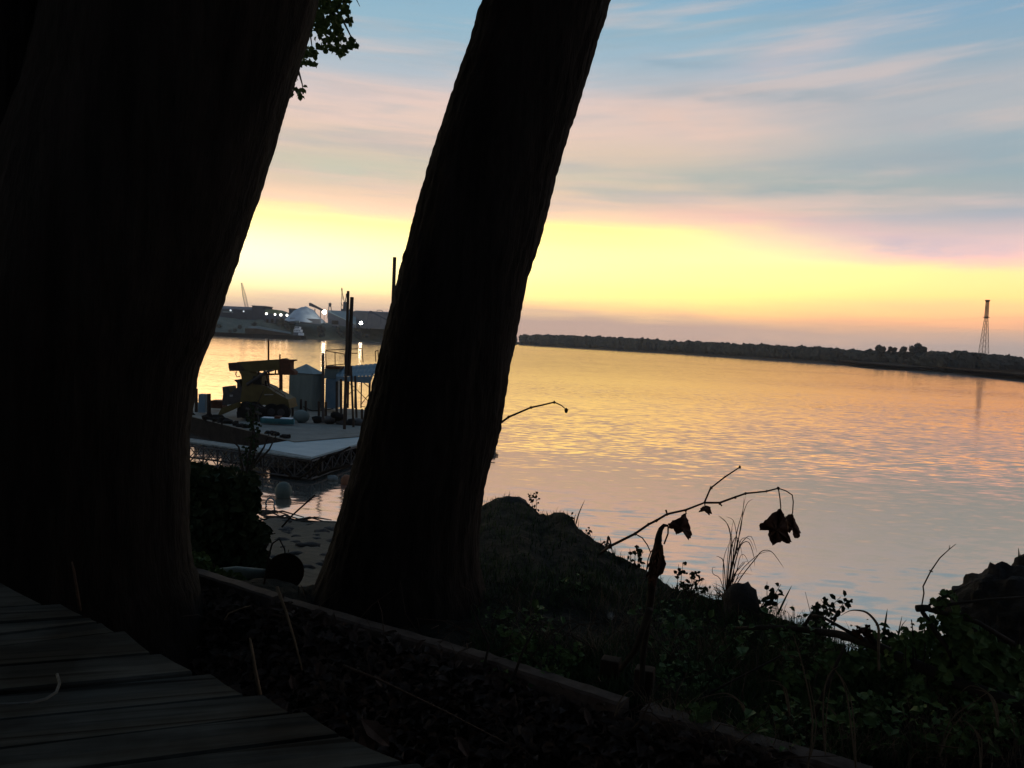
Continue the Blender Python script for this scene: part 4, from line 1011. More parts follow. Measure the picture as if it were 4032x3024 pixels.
# bare hanging vines between the trunks
def vine_arc(pts, d, r_, lab):
    mb = MB(); mb.tube([at(u, v, d) for u, v in pts], r_, 5); return tag(mb.build('bare_vine', 'branch', smooth=True), lab, 'vine', 'bare vines between the trunks')
vine_arc([(1090, 1820), (1120, 1855), (1150, 1880), (1180, 1882), (1215, 1860), (1250, 1820), (1270, 1800)], 8, .012, 'looping bare vine hanging in front of the dock, the longer loop')
vine_arc([(1210, 1885), (1240, 1862), (1262, 1820), (1290, 1795), (1330, 1785), (1380, 1760)], 8, .010, 'thin bare vine rising to the leaning trunk in front of the dock')
vine_arc([(1250, 1870), (1300, 1850), (1380, 1830)], 8, .016, 'thick straight bare vine below the dock panels')
vine_arc([(1110, 2075), (1150, 2030), (1200, 1985), (1240, 1950)], 9, .010, 'bare twig slanting up over the beach edge')

# driftwood and stones along the beach edge
random.seed(61)
k = 0
while k < 34:
    u = random.uniform(1010, 1330); v = random.uniform(2050, 2290); p = hit_land(u, v)
    if p is None or p.y < 6.2: k += 1; continue
    s_ = random.uniform(.03, .13) * (p.y / 14)
    rock('beach_stone', p, (s_ * 1.5, s_, s_ * .55), k * 1.7, 'grey stone half sunk in the silty beach', 'stone', 'rock', 2, 'stones on the beach'); k += 1
mb = MB()
for k in range(26):
    u = random.uniform(1010, 1330); v = 2030 + (u - 1010) * .22 + random.uniform(-22, 26); p = onz(u, v, .06)
    a = random.uniform(-.4, .5); L = random.uniform(.3, 1.6)
    mb.tube([p, p + Vector((math.cos(a), math.sin(a), .1)) * L * .5 + Vector((0, 0, random.uniform(0, .12))), p + Vector((math.cos(a), math.sin(a), 0)) * L], [.03, .03, .015], 5)
tag(mb.build('driftwood', 'branch'), 'tangle of dark drift twigs along the waterline of the beach', 'driftwood', kind='stuff')
c = onz(1115, 1958, 0) + Vector((0, 0, .22))
mb = MB(); mb.ball(c, .30, .30, .34, 20, 14); o = mb.build('round_float', 'buoy', smooth=True); tag(o, 'large pale green round float in the shallow water below the dock', 'float')
c = onz(1064, 1992, 0) + Vector((0, 0, .1)); mb = MB()
mb.tube([c + Vector((math.cos(a) * .15, .04 * math.sin(a), math.sin(a) * .16)) for a in [x * math.pi / 8 - .6 for x in range(0, 12)]], .03, 7)
tag(mb.build('pale_ring', 'dullwhite', smooth=True), 'small pale ring half sunk at the water edge near the round float', 'ring')
c = onz(1310, 1890, 0); rock('white_bag', c + Vector((0, 0, .08)), (.25, .2, .13), 3, 'crumpled white bag floating under the dock by the leaning trunk', 'bag', 'dullwhite', 2)
c = onz(1362, 1905, 0); rock('orange_float', c + Vector((0, 0, .12)), (.22, .25, .26), 5, 'dull orange float beside the leaning trunk under the dock', 'float', 'pink', 2, amp=.1)
c = onz(1138, 2042, .1); rock('pale_pebble', c, (.08, .07, .06), 9, 'single pale stone on the beach waterline, left one', 'stone', 'dullwhite', 2)
c = onz(1255, 2070, .1); rock('pale_pebble', c, (.13, .08, .06), 11, 'single pale stone on the beach waterline near the leaning trunk', 'stone', 'dullwhite', 2)

# ------------------------------------------------------------------ floating dock with truss
dk = thing('floating_dock', onz(1226, 1830, 0), 'pale blue-grey dock panels on a lattice truss floating before the work barge', 'dock')
ZP = .95
pan = [onz(998, 1757, ZP), onz(1226, 1800, ZP), onz(1407, 1748, ZP), onz(1500, 1722, ZP), onz(1500, 1668, ZP), onz(1421, 1689, ZP)]
mb = MB(); mb.prism(pan[::-1], .08); mb.build('panel', 'alu', dk)
mb = MB(); a = pan[1]; b_ = pan[0]
L0, L1_ = onz(700, 1712, ZP), onz(700, 1735, ZP)
mb.prism([L0, b_, onz(1035, 1748, ZP + .02)][::-1] if False else [onz(700, 1733, ZP + .03), onz(1226, 1806, ZP + .03), onz(1226, 1798, ZP + .03), onz(998, 1759, ZP + .03), onz(700, 1719, ZP + .03)], .06)
mb.build('walkway', 'dullwhite', dk)
mb = MB(); random.seed(18)
def truss(p0, p1, n, zt, zb, offv):
    for k in range(n + 1):
        t = k / n; q = p0.lerp(p1, t)
        for o in (Vector((0, 0, 0)), offv):
            mb.tube([(q.x + o.x, q.y + o.y, zt), (q.x + o.x, q.y + o.y, zb)], .035, 5)
        mb.tube([(q.x, q.y, zb), (q.x + offv.x, q.y + offv.y, zt)], .025, 4)
        if k < n:
            q2 = p0.lerp(p1, (k + 1) / n)
            for o in (Vector((0, 0, 0)), offv):
                mb.tube([(q.x + o.x, q.y + o.y, zt), (q2.x + o.x, q2.y + o.y, zb)], .025, 4)
                mb.tube([(q.x + o.x, q.y + o.y, zb), (q2.x + o.x, q2.y + o.y, zt)], .025, 4)
    for o in (Vector((0, 0, 0)), offv):
        for z in (zt, zb + .02): mb.tube([(p0.x + o.x, p0.y + o.y, z), (p1.x + o.x, p1.y + o.y, z)], .04, 5)
tp0, tp1, tp2 = onz(690, 1740, ZP), onz(1226, 1806, ZP), onz(1480, 1728, ZP)
truss(tp0, tp1, 9, ZP - .1, .12, Vector((.2, 1.1, 0)))
truss(tp1, tp2, 7, ZP - .1, .12, Vector((-1.2, .6, 0)))
mb.build('truss', 'dkmetal', dk)
mb = MB()
for k in (5, 6):
    q = tp0.lerp(tp1, (k + .5) / 7); mb.tube([(q.x - .5, q.y + .5, .08), (q.x + .5, q.y + .6, .08)], .24, 12)
for k in range(6):
    q = tp1.lerp(tp2, (k + .5) / 6); mb.tube([(q.x - .9, q.y + .5, .08), (q.x - .4, q.y + .9, .08)], .26, 12)
mb.build('floats', 'hull', dk, smooth=False)

# ------------------------------------------------------------------ work barge
bg_ = thing('work_barge', onz(1100, 1740, 0), 'flat work barge with a pale deck carrying the yellow crane', 'barge')
ZB = 1.0
bp = [onz(640, 1610, ZB), onz(860, 1664, ZB), onz(1160, 1738, ZB), onz(1620, 1700, ZB), onz(1620, 1622, ZB), onz(1020, 1592, ZB), onz(640, 1580, ZB)]
mb = MB(); mb.prism(bp[::-1], .05); mb.build('deck', 'deckst', bg_)
mb = MB(); ctr = sum(bp, Vector()) / len(bp)
mb.prism([ctr + (p - ctr) * .995 - Vector((0, 0, .052)) for p in bp][::-1], 1.3); mb.build('hull', 'hull', bg_)
random.seed(71)
for k in range(26):
    t = random.random(); p = bp[1].lerp(bp[2], t) if k % 2 else bp[0].lerp(bp[1], t); s_ = random.uniform(.08, .26)
    mb = MB(); mb.ball(p + Vector((0, .3, s_ * .4)), s_ * 1.4, s_, s_ * .8, 7, 5, .8, k)
    tag(mb.build('scrap_lump', 'hull'), 'dark lump of scrap lying along the near edge of the barge', 'scrap', 'scrap along the near edge of the barge')
PX = .0155   # metres per picture pixel out at the barge (about 50 m)
def P5(u, v, d=50): return at(u, v, d)
def upright(u0, u1, vt, vb, d, th, mb, rz=0):
    a, c = at(u0, vb, d), at(u1, vb, d); zt = at((u0 + u1) / 2, vt, d).z; zb = at((u0 + u1) / 2, vb, d).z
    mb.box((a.x, a.y, zb), (c.x, a.y + th, zt), rz)
# --- crane
DC = 46
crn = thing('crane', onz(990, 1640, ZB), 'yellow lattice-free crane with a thick horizontal boom parked on the work barge', 'crane')
crn['label'] = 'yellow crane with a thick level boom parked on the work barge'
def C6(x, y): return (740 + .1929 * x, 1380 + .1929 * y)
def ext(pts, d, th, mb):
    mb.extrude([at(*C6(*p), d) for p in pts], Vector((0, th, 0)))
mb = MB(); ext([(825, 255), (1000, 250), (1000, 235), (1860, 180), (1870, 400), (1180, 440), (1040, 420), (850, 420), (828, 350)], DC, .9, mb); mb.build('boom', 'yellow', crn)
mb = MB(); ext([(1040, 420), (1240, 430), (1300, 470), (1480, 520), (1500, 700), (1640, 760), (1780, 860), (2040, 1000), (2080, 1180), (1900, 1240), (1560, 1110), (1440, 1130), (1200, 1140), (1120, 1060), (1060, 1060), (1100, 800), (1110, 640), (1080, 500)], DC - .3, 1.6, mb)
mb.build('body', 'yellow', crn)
mb = MB(); ext([(700, 745), (830, 735), (850, 870), (1000, 760), (1000, 660), (935, 600), (1060, 590), (1070, 700), (1110, 760), (1110, 1050), (900, 1100), (700, 1120), (700, 1000), (715, 900)], DC - .2, 1.2, mb)
mb.build('engine_cover', 'dkmetal', crn)
mb = MB(); ext([(1325, 520), (1500, 540), (1500, 700), (1330, 690)], DC - .36, .05, mb); mb.build('cab_window', 'hull', crn)
mb = MB(); ext([(680, 1180), (1030, 1050), (1050, 1150), (820, 1250), (660, 1320), (600, 1340)], DC - .8, .35, mb); mb.build('outrigger', 'yellow', crn)
mb = MB(); ext([(1850, 180), (1950, 160), (2010, 190), (2170, 190), (2165, 215), (2100, 230), (2095, 370), (2180, 440), (2170, 500), (2000, 500), (1840, 480), (1830, 400), (1870, 390)], DC + .05, .7, mb)
mb.build('boom_head', 'rust', crn)
mb = MB(); ext([(1400, 470), (1860, 470), (1860, 500), (1400, 520)], DC + .2, .2, mb); ext([(1590, 520), (1610, 520), (1660, 720), (1640, 720)], DC + .2, .1, mb)
for x0, x1 in ((1430, 1450), (1540, 1560), (1640, 1660), (1770, 1790)): ext([(x0, 400), (x1, 400), (x1, 480), (x0, 480)], DC + .2, .1, mb)
mb.build('jib_stays', 'rust', crn)
mb = MB(); ext([(830, 262), (1040, 258), (1160, 380), (1120, 420), (855, 415)], DC - .03, .02, mb); mb.build('boom_tip_plate', 'logw', crn)
mb = MB(); mb.tube([at(*C6(1200, 700), DC - .35), at(*C6(1600, 440), DC - .35)], .09, 8); mb.tube([at(*C6(1600, 440), DC - .35), at(*C6(1750, 400), DC - .35)], .05, 8); mb.build('lift_cylinder', 'dkmetal', crn)
mb = MB()
for a_, b_ in (((1530, 760), (1530, 690)), ((1660, 800), (1660, 720)), ((1780, 870), (1780, 800)), ((1530, 690), (1660, 720)), ((1660, 720), (1780, 800)), ((1780, 800), (1980, 920)), ((1980, 990), (1980, 920))):
    mb.tube([at(*C6(*a_), DC - .2), at(*C6(*b_), DC - .2)], .022, 5)
mb.build('handrail', 'rust', crn)
mb = MB(); mb.tube([at(*C6(1600, 780), DC - .1), at(*C6(1585, 640), DC - .1), at(*C6(1600, 620), DC - .1)], .06, 8); mb.build('exhaust_stack', 'hull', crn)
mb = MB(); ext([(1140, 1060), (1440, 1140), (1560, 1200), (1540, 1420), (1400, 1500), (1200, 1500), (1160, 1360), (1000, 1380), (990, 1250), (1080, 1200)], DC - 1.5, .6, mb); mb.build('winch_frame', 'hull', crn)
mb = MB()
for x_ in (1230, 1330, 1420): mb.tube([at(*C6(x_, 1160), DC - 1.6), at(*C6(x_ + random.uniform(-60, 60), 1480), DC - 1.7)], .05, 5)
mb.tube([at(*C6(1180, 1180), DC - 1.6), at(*C6(1500, 1300), DC - 1.7)], .06, 6); mb.build('winch_bars', 'dkmetal', crn)
mb = MB(); ext([(1560, 895), (1740, 890), (1740, 908), (1560, 912)], DC - .33, .03, mb); mb.build('trim_strip', 'galv', crn)
mb = MB(); ext([(850, 905), (915, 900), (912, 940), (855, 945)], DC - .23, .03, mb); mb.build('side_plate', 'galv', crn)
for (x, y, r_) in ((1180, 1250, .48), (1330, 1250, .48), (1700, 1220, .45), (1900, 1220, .45)):
    c = at(*C6(x, y), DC - .5); c.z = ZB + r_
    w_ = thing('wheel', c, None, None); w_.parent = crn; w_.matrix_parent_inverse = Matrix.Translation(-crn.location)
    mb = MB(); mb.tube([c, c + Vector((0, .4, 0))], r_, 20); mb.build('tyre', 'hull', w_)
    mb = MB(); mb.tube([c - Vector((0, .02, 0)), c + Vector((0, .01, 0))], r_ * .45, 14); mb.build('rim', 'dkmetal', w_)
mb = MB(); mb.tube([at(*C6(*p), DC) for p in [(990, 430), (975, 490), (1000, 540), (1060, 530)]], .03, 5); mb.build('hook_cable', 'rust', crn)
# --- odds and ends on the barge: posts
def pole(u0, v0, u1, v1, d, r_, lab, m='pile', cat='post', grp=None, name='post', foot=None):
    a, b_ = at(u0, v0, d), at(u1, v1, d)
    mb = MB(); mb.tube([b_, a], [r_ * 1.05, r_ * .95], 10); o = mb.build(name, m, smooth=False)
    return tag(o, lab, cat, grp)
pole(1057, 1337, 1057, 1690, 49, .055, 'slim brown pole rising behind the yellow crane boom', 'rust', 'pole', name='slim_pole')
pole(1272, 1390, 1272, 1665, 44, .075, 'black pole standing in front of the shed corner', 'dkmetal', 'pole', name='slim_pole')
pole(1371, 1146, 1356, 1690, 42, .075, 'tall wooden pile crossing a second pile, the taller one', 'pile', 'pile', 'crossed mooring piles', 'mooring_pile')
pole(1386, 1170, 1372, 1480, 42.2, .10, 'shorter crossed mooring pile leaning right, flat-topped', 'pile', 'pile', 'crossed mooring piles', 'mooring_pile')
bpy.context.scene.collection.objects[-1]
pole(1554, 1013, 1530, 1700, 40, .09, 'tall slim pile half hidden by the leaning trunk', 'pile', 'pile', None, 'mooring_pile')
pole(1398, 1480, 1405, 1680, 46, .06, 'straight wooden post under the blue roof, left one', 'pile', 'post', 'posts under the blue roof')
pole(1382, 1440, 1392, 1690, 44, .06, 'dark wooden post beside the crossed piles', 'pile', 'post', 'posts under the blue roof')
for u, vt, vb in ((1326, 1502, 1640), (1343, 1492, 1640), (1185, 1572, 1628), (1204, 1578, 1630), (1256, 1580, 1640), (1283, 1582, 1640), (1152, 1565, 1640), (1425, 1610, 1680), (1440, 1605, 1680), (1362, 1590, 1680)):
    pole(u, vt, u, vb, 47, .07, 'short dark mooring post on the barge deck', 'pile', 'post', 'short posts on the barge deck')
pole(1102, 1395, 1102, 1580, 47, .045, 'thin steel post standing behind the crane boom head', 'rust', 'post', name='slim_pole')
pole(1108, 1470, 1108, 1640, 50, .085, 'rusty column under the crane boom head', 'rust', 'post', name='steel_column')
pole(773, 1530, 773, 1640, 48, .09, 'dark wooden post beside the massive trunk at the barge end', 'pile', 'post')
pole(823, 1550, 823, 1640, 47, .11, 'thick dark wooden post left of the yellow crane', 'pile', 'post')
mb = MB(); upright(780, 806, 1552, 1625, 47, .5, mb); o = mb.build('blue_locker', 'bluewall'); tag(o, 'narrow pale blue locker between two dark posts at the barge end', 'locker')
mb = MB(); upright(828, 876, 1578, 1608, 49, .8, mb); o = mb.build('deck_box', 'rust'); tag(o, 'low brown equipment box on the far side of the barge', 'box')
cnp = [at(1183, 1620, 44)]
# small boat/canoe with teal stripe
cn = thing('small_boat', at(1090, 1655, 43.5), 'small white boat with a teal hull lying on the barge below the crane', 'boat')
mb = MB(); n = 12
x0, x1 = at(1028, 1645, 43.5), at(1158, 1662, 43.5)
for k in range(n + 1):
    t = k / n; wv = .32 * math.sin(math.pi * (.08 + .87 * t)) ** .6; p = x0.lerp(x1, t); p.z = ZB
    mb.v += [(p.x, p.y - wv, ZB + .34), (p.x, p.y - wv * .6, ZB + .05), (p.x, p.y + wv * .6, ZB + .05), (p.x, p.y + wv, ZB + .34)]
for k in range(n):
    for j in range(3): mb.f.append((k * 4 + j, k * 4 + j + 1, k * 4 + j + 5, k * 4 + j + 4))
mb.f.append((0, 1, 2, 3)); mb.f.append((n * 4 + 3, n * 4 + 2, n * 4 + 1, n * 4)); mb.build('hull', 'teal', cn, smooth=True)
mb = MB(); mb.prism([Vector((x0.x + .1, x0.y - .2, ZB + .37)), Vector((x1.x - .1, x1.y - .2, ZB + .37)), Vector((x1.x - .1, x1.y + .2, ZB + .37)), Vector((x0.x + .1, x0.y + .2, ZB + .37))], .04)
mb.build('gunwale', 'white', cn)
mb = MB(); mb.box((x0.x + .75, x0.y - .22, ZB + .1), (x0.x + 1.05, x0.y + .2, ZB + .46)); mb.build('seat', 'rust', cn)
# barrel/tarp heap
rock('covered_heap', at(1187, 1640, 45), (.42, .4, .36), 4, 'grey covered heap on the barge right of the small boat', 'heap', 'shed', 2, amp=.2)
for k, (u, v, s_) in enumerate(((1300, 1655, .3), (1328, 1640, .34), (1345, 1662, .28), (1385, 1668, .3), (1418, 1668, .35), (1250, 1652, .25))):
    rock('scrap_heap', at(u, v, 45), (s_ * 1.3, s_, s_ * .8), 20 + k, 'dark heap of gear on the barge deck before the blue roof', 'heap', 'hull' if k % 2 else 'dkmetal', 2, 'heaps of gear on the barge deck', .5)

# --- shed on the water
DS = 52
def Z7(x, y): return (1100 + .217 * x, 1340 + .217 * y)
sh = thing('shed', at(1200, 1612, DS), 'grey shed with a hipped pale roof standing at the back of the barge', 'shed')
fL, fC, fR = at(*Z7(165, 1150), DS + .6), at(*Z7(585, 1240), DS - .6), at(*Z7(770, 1190), DS + .5)
def up_to(p, v): # vertical point above p whose picture row is v
    lo, hi = 0, 90
    for _ in range(40):
        m_ = (lo + hi) / 2
        if proj(p + Vector((0, 0, m_)))[1] > v: lo = m_
        else: hi = m_
    return p + Vector((0, 0, lo))
bk = fL + (fR - fC)
tops = [up_to(fL, Z7(0, 590)[1]), up_to(fC, Z7(0, 640)[1]), up_to(fR, Z7(0, 560)[1])]
zt = sum(t.z for t in tops) / 3
base_z = ZB - .1
def col4(ps, z0, z1, mb):
    mb.hexa([Vector((p.x, p.y, z)) for z in (z0, z1) for p in (ps[0], ps[1], ps[3], ps[2])])
mb = MB(); col4([fL, fC, fR, bk], base_z, zt, mb); mb.build('wall', 'shed', sh)
mb = MB(); ap = at(*Z7(470, 425), DS + .5); ov = .12
cen = (fL + fC + fR + bk) / 4
E4 = [Vector((p.x, p.y, zt)) + (Vector((p.x, p.y, 0)) - Vector((cen.x, cen.y, 0))).normalized() * ov for p in (fL, fC, fR, bk)]
apx = Vector((cen.x, cen.y, ap.z))
r1_ = apx.lerp(Vector((E4[0].x, E4[0].y, ap.z)), .0)
for a, b_ in zip(E4, E4[1:] + E4[:1]): mb.tri(a, b_, apx)
mb.poly([p - Vector((0, 0, .02)) for p in E4[::-1]])
mb.build('roof', 'shedr', sh)
sh2 = thing('blue_shed', at(1300, 1600, DS), 'narrow blue hut with a rusty flat roof between grey shed and blue roof', 'hut')
mb = MB(); upright(1279, 1326, 1492, 1608, DS, 1.0, mb); mb.build('wall', 'bluewall', sh2)
mb = MB(); upright(1277, 1328, 1453, 1491, DS - .1, 1.2, mb); mb.build('upper_wall', 'shed', sh2)
mb = MB(); upright(1281, 1336, 1443, 1452, DS - .2, 1.5, mb); mb.build('roof', 'rust', sh2)
# --- blue corrugated roof on posts
cv = thing('boat_shelter', at(1400, 1610, DS), 'blue sheet roof on thin braced posts beside the leaning trunk, with open railing above', 'shelter')
mb = MB()
rp = [at(*Z7(1030, 720), 51), at(*Z7(1640, 780), 51), at(*Z7(1800, 560), 52.5), at(*Z7(1860, 400), 54), at(*Z7(1480, 400), 54), at(*Z7(1340, 425), 54), at(*Z7(1070, 490), 54)]
NX, NY = 40, 8
q00, q10, q01, q11 = at(*Z7(1030, 660), 51), at(*Z7(1700, 650), 51), at(*Z7(1050, 470), 54), at(*Z7(1900, 395), 54)
i0 = len(mb.v)
for y in range(NY + 1):
    for x in range(NX + 1):
        a = q00.lerp(q10, x / NX); b_ = q01.lerp(q11, x / NX); p = a.lerp(b_, y / NY)
        mb.v.append((p.x, p.y, p.z + .05 * math.sin(y * 2.2) + .02 * math.sin(x * 1.6)))
for y in range(NY):
    for x in range(NX):
        i = i0 + y * (NX + 1) + x; mb.f.append((i, i + 1, i + NX + 2, i + NX + 1))
mb.quad(q00, at(*Z7(1035, 730), 51), at(*Z7(1650, 780), 51), q10 + Vector((0, -.01, 0)))
mb.build('roof', 'blue', cv)
for x in (1385, 1490, 1640, 1250):
    mb = MB(); mb.tube([at(*Z7(x, 740), 51.2), at(*Z7(x - 10, 1230), 51.2)], .07 if x != 1490 else .04, 7); mb.build('post', 'rust', cv)
mb = MB()
for a, b_ in (((1390, 880), (1620, 1110)), ((1640, 960), (1470, 1180)), ((1520, 760), (1640, 860)), ((1250, 980), (1390, 880)), ((1260, 780), (1380, 860)), ((1480, 1200), (1620, 1215)), ((1650, 960), (1760, 840)), ((1680, 600), (1760, 700)), ((1760, 700), (1640, 1000))):
    mb.tube([at(*Z7(*a), 51.3), at(*Z7(*b_), 51.3)], .025, 5)
mb.build('brace', 'rust', cv)
mb = MB()
for a, b_ in (((840, 180), (1500, 150)), ((840, 190), (1190, 250)), ((840, 180), (850, 470)), ((1010, 220), (1012, 480)), ((1185, 250), (1187, 440)), ((1500, 150), (1520, 400)), ((1190, 240), (1420, 235)),
              ((1740, 200), (1750, 390)), ((1740, 200), (1790, 180)), ((1790, 180), (1800, 380)), ((850, 460), (1200, 430))):
    mb.tube([at(*Z7(*a), 52.5), at(*Z7(*b_), 52.5)], .028, 5)
mb.build('railing', 'rust', cv)
# mooring rope
mb = MB(); mb.tube([at(*Z7(*p), 47) for p in [(430, 1200), (520, 1250), (600, 1280), (700, 1275), (800, 1265), (900, 1255), (980, 1240)]], .03, 5)
tag(mb.build('mooring_rope', 'hull', smooth=True), 'dark sagging rope strung between the short posts before the grey shed', 'rope')
# small things seen right of the leaning trunk
c = onz(1930, 1760, 0)
mb = MB(); mb.tube([c + Vector((0, 0, -.3)), c + Vector((0, 0, 1.05))], [.35, .30], 14); mb.ball(c + Vector((.25, 0, .62)), .22, .2, .22, 8, 6, .4, 2)
tag(mb.build('mooring_stub', 'pile'), 'dark stub of a mooring pile in the water just behind the leaning trunk', 'pile')

# ------------------------------------------------------------------ far industrial shore (left)
DF = 575
S = DF / F
fb_pts = [(-900, 1240), (0, 1288), (600, 1312), (830, 1320), (1165, 1333), (1500, 1346), (1760, 1356), (1900, 1352), (2040, 1352)]
wl = [onz(u, v, -.3) for u, v in fb_pts[:7]]
mb = MB(); n = 130; wr = resample(wl, n)
profs = [(-2, -1.5), (0, 0.2), (5, 1.2), (14, 5), (26, 9), (36, 12.0), (60, 13), (160, 13), (420, 12)]
for y, z in profs:
    for p in wr:
        mb.v.append((p.x, p.y + y, z + (mnoise.noise(Vector((p.x * .05, y * .08, 0))) * 1.8 if z > 2 else 0) + (mnoise.noise(Vector((p.x * .2, y * .2, 0))) * .6 if z > 1 else 0)))
for r in range(len(profs) - 1):
    for k in range(n - 1): mb.f.append((r * n + k, r * n + k + 1, (r + 1) * n + k + 1, (r + 1) * n + k))
tag(mb.build('far_bank', 'fbank', smooth=True), kind='structure')
def ftop(u, v, d): return at(u, v, d)
def fbox(name, u0, u1, vt, vb, m, lab, cat='building', d=DF + 55, th=25, parts=None, group=None):
    a, c = at(u0, vb, d), at(u1, vb, d); zt = at((u0 + u1) / 2, vt, d).z
    th_ = thing(name, ((a.x + c.x) / 2, a.y, min(a.z, 12)), lab, cat, group)
    mb = MB(); mb.box((a.x, a.y, min(a.z, 11.0)), (c.x, a.y + th, zt)); mb.build('wall', m, th_)
    return th_, a, c, zt
hs, a, c, zt = fbox('warehouse', 780, 990, 1216, 1262, 'fbld', 'long low dark warehouse at the left end of the far industrial shore', th=30)
mb = MB(); mb.extrude([(a.x - 1, a.y - .3, zt), (a.x - 1, a.y + 15, zt + 2.6), (a.x - 1, a.y + 31, zt)], (c.x - a.x + 2, 0, 0)); mb.build('roof', 'fbld2', hs)
mb = MB(); q = at(897, 1228, DF + 54); mb.box((q.x - 3.5, q.y - 1.2, q.z - .6), (q.x + 4, q.y - .2, q.z + .4)); mb.build('canopy', 'froof', hs)
hs, a, c, zt = fbox('dark_block', 991, 1041, 1206, 1266, 'fbld', 'tall dark flat-roofed block beside the curved green roof on the far shore', th=20)
mb = MB(); mb.box((a.x - .4, a.y - .4, zt), (c.x + .4, a.y + 20.4, zt + .5)); mb.build('parapet', 'fbld2', hs)
hs, a, c, zt = fbox('green_warehouse', 1040, 1142, 1236, 1270, 'fbld', 'dark warehouse with a pale green curved roof and four bright lamps', d=DF + 50, th=22)
mb = MB(); a2 = at(1042, 1236, DF + 52); c2 = at(1116, 1238, DF + 52); nn = 12; pts = []
for k in range(nn + 1):
    t = k / nn; pts.append(Vector((a2.x + (c2.x - a2.x) * t, a2.y, zt + 3.4 * (1 - (2 * t - .75) ** 2 * .45) * (1 if t < .98 else .55))))
mb.extrude([Vector((a2.x, a2.y, zt))] + pts + [Vector((c2.x, a2.y, zt))], (0, 18, 0)); mb.build('roof', 'fgreen', hs)
for k, u in enumerate((1052, 1072, 1092, 1112)):
    q = at(u, 1262, DF + 49.6); mb = MB(); mb.box((q.x - .9, q.y - .2, q.z - 1.6), (q.x + .9, q.y + .2, q.z + 1.2)); mb.build('door', 'hull', hs)
# salt pile
sp_ = MB(); cu, wv = at(1198, 1262, DF + 50), 15.5; n1, n2 = 36, 14
for r in range(n2 + 1):
    for k in range(n1):
        th = 2 * math.pi * k / n1; t = r / n2; zt = (1 - t ** 1.75) * 11.6
        j = 1 + .10 * mnoise.noise(Vector((math.cos(th) * 2, math.sin(th) * 2, t * 2)))
        sp_.v.append((cu.x + math.cos(th) * wv * t * j, cu.y + math.sin(th) * wv * t * j, 12.2 + zt + 1.1 * mnoise.noise(Vector((math.cos(th) * t * 5, math.sin(th) * t * 5, 3)))))
for r in range(n2):
    for k in range(n1): sp_.f.append((r * n1 + k, r * n1 + (k + 1) % n1, (r + 1) * n1 + (k + 1) % n1, (r + 1) * n1 + k))
tag(sp_.build('salt_pile', 'salt', smooth=True), 'big pale blue-white mound of bulk material on the far shore', 'mound')
def fbar(pts, r_, m, name, lab, cat, d=DF + 60, group=None):
    mb = MB(); mb.tube([at(u, v, d) for u, v in pts], r_, 6); return tag(mb.build(name, m), lab, cat, group)
cvy = thing('conveyor', at(1267, 1262, DF + 62), 'dark inclined conveyor rising to the top of the pale mound', 'conveyor')
mb = MB(); mb.extrude([at(1216, 1193, DF + 62), at(1221, 1192, DF + 62), at(1270, 1218, DF + 62), at(1270, 1226, DF + 62), at(1240, 1212, DF + 62), at(1217, 1204, DF + 62)], (0, 3, 0)); mb.build('gallery', 'fbld', cvy)
mb = MB()
for u in (1240, 1262): mb.tube([at(u, 1215, DF + 63), at(u, 1268, DF + 63)], .35, 5)
mb.build('trestle', 'fbld', cvy)
hs, a, c, zt = fbox('small_hut', 1136, 1158, 1217, 1262, 'fbld2', 'small brownish tower hut at the left flank of the pale mound', d=DF + 66, th=8)
mb = MB(); mb.box((a.x - .5, a.y - .5, zt), (c.x + .5, a.y + 8.5, zt + .6)); mb.build('roof', 'rust', hs)
# low grey wall in front of mound
hs, a, c, zt = fbox('loading_wall', 1142, 1262, 1256, 1272, 'fbld2', 'low grey wall holding the foot of the pale mound', 'wall', d=DF + 38, th=1.5)
mb = MB(); mb.box((a.x, a.y - .3, zt), (c.x, a.y + 1.8, zt + .4)); mb.build('coping', 'fbld2', hs)
# elevated tank
tk = thing('water_tank', at(1300, 1225, DF + 80), 'small elevated tank on splayed legs between the pale mound and the mast tower', 'tank')
mb = MB(); q = at(1299, 1208, DF + 80); mb.tube([q, q + Vector((0, 0, 2.2)), q + Vector((0, 0, 2.4)), q + Vector((0, 0, 3.3))], [1.0, 1.1, 1.4, .1], 14); mb.build('vessel', 'fbld2', tk)
mb = MB()
for s in (-1, 1):
    for s2 in (-1, 1): mb.tube([q + Vector((s * .8, s2 * .8, 0)), at(1300, 1240, DF + 80) + Vector((s * 1.9, s2 * 1.5, -3))], .18, 5)
mb.build('legs', 'fbld2', tk)
# mast tower
mt = thing('mast_tower', at(1356, 1240, DF + 75), 'tower with two slim derrick masts above the large grey sheds', 'tower')
mb = MB(); upright(1349, 1361, 1189, 1260, DF + 75, 3, mb); upright(1341, 1371, 1216, 1260, DF + 75, 5, mb); mb.build('block', 'fbld', mt)
mb = MB()
for a, b_ in (((1346, 1132), (1343, 1220)), ((1346, 1140), (1356, 1190)), ((1347, 1135), (1350, 1180)), ((1364, 1157), (1360, 1190)), ((1364, 1157), (1369, 1218)), ((1365, 1157), (1358, 1190)), ((1343, 1190), (1349, 1205))):
    mb.tube([at(*a, DF + 76), at(*b_, DF + 76)], .22, 5)
q = at(1346, 1140, DF + 76); mb.ball(q, .55, .5, 1.3, 8, 6)
q = at(1364, 1160, DF + 76); mb.ball(q, .55, .5, .9, 8, 6)
mb.build('masts', 'fsteel', mt)
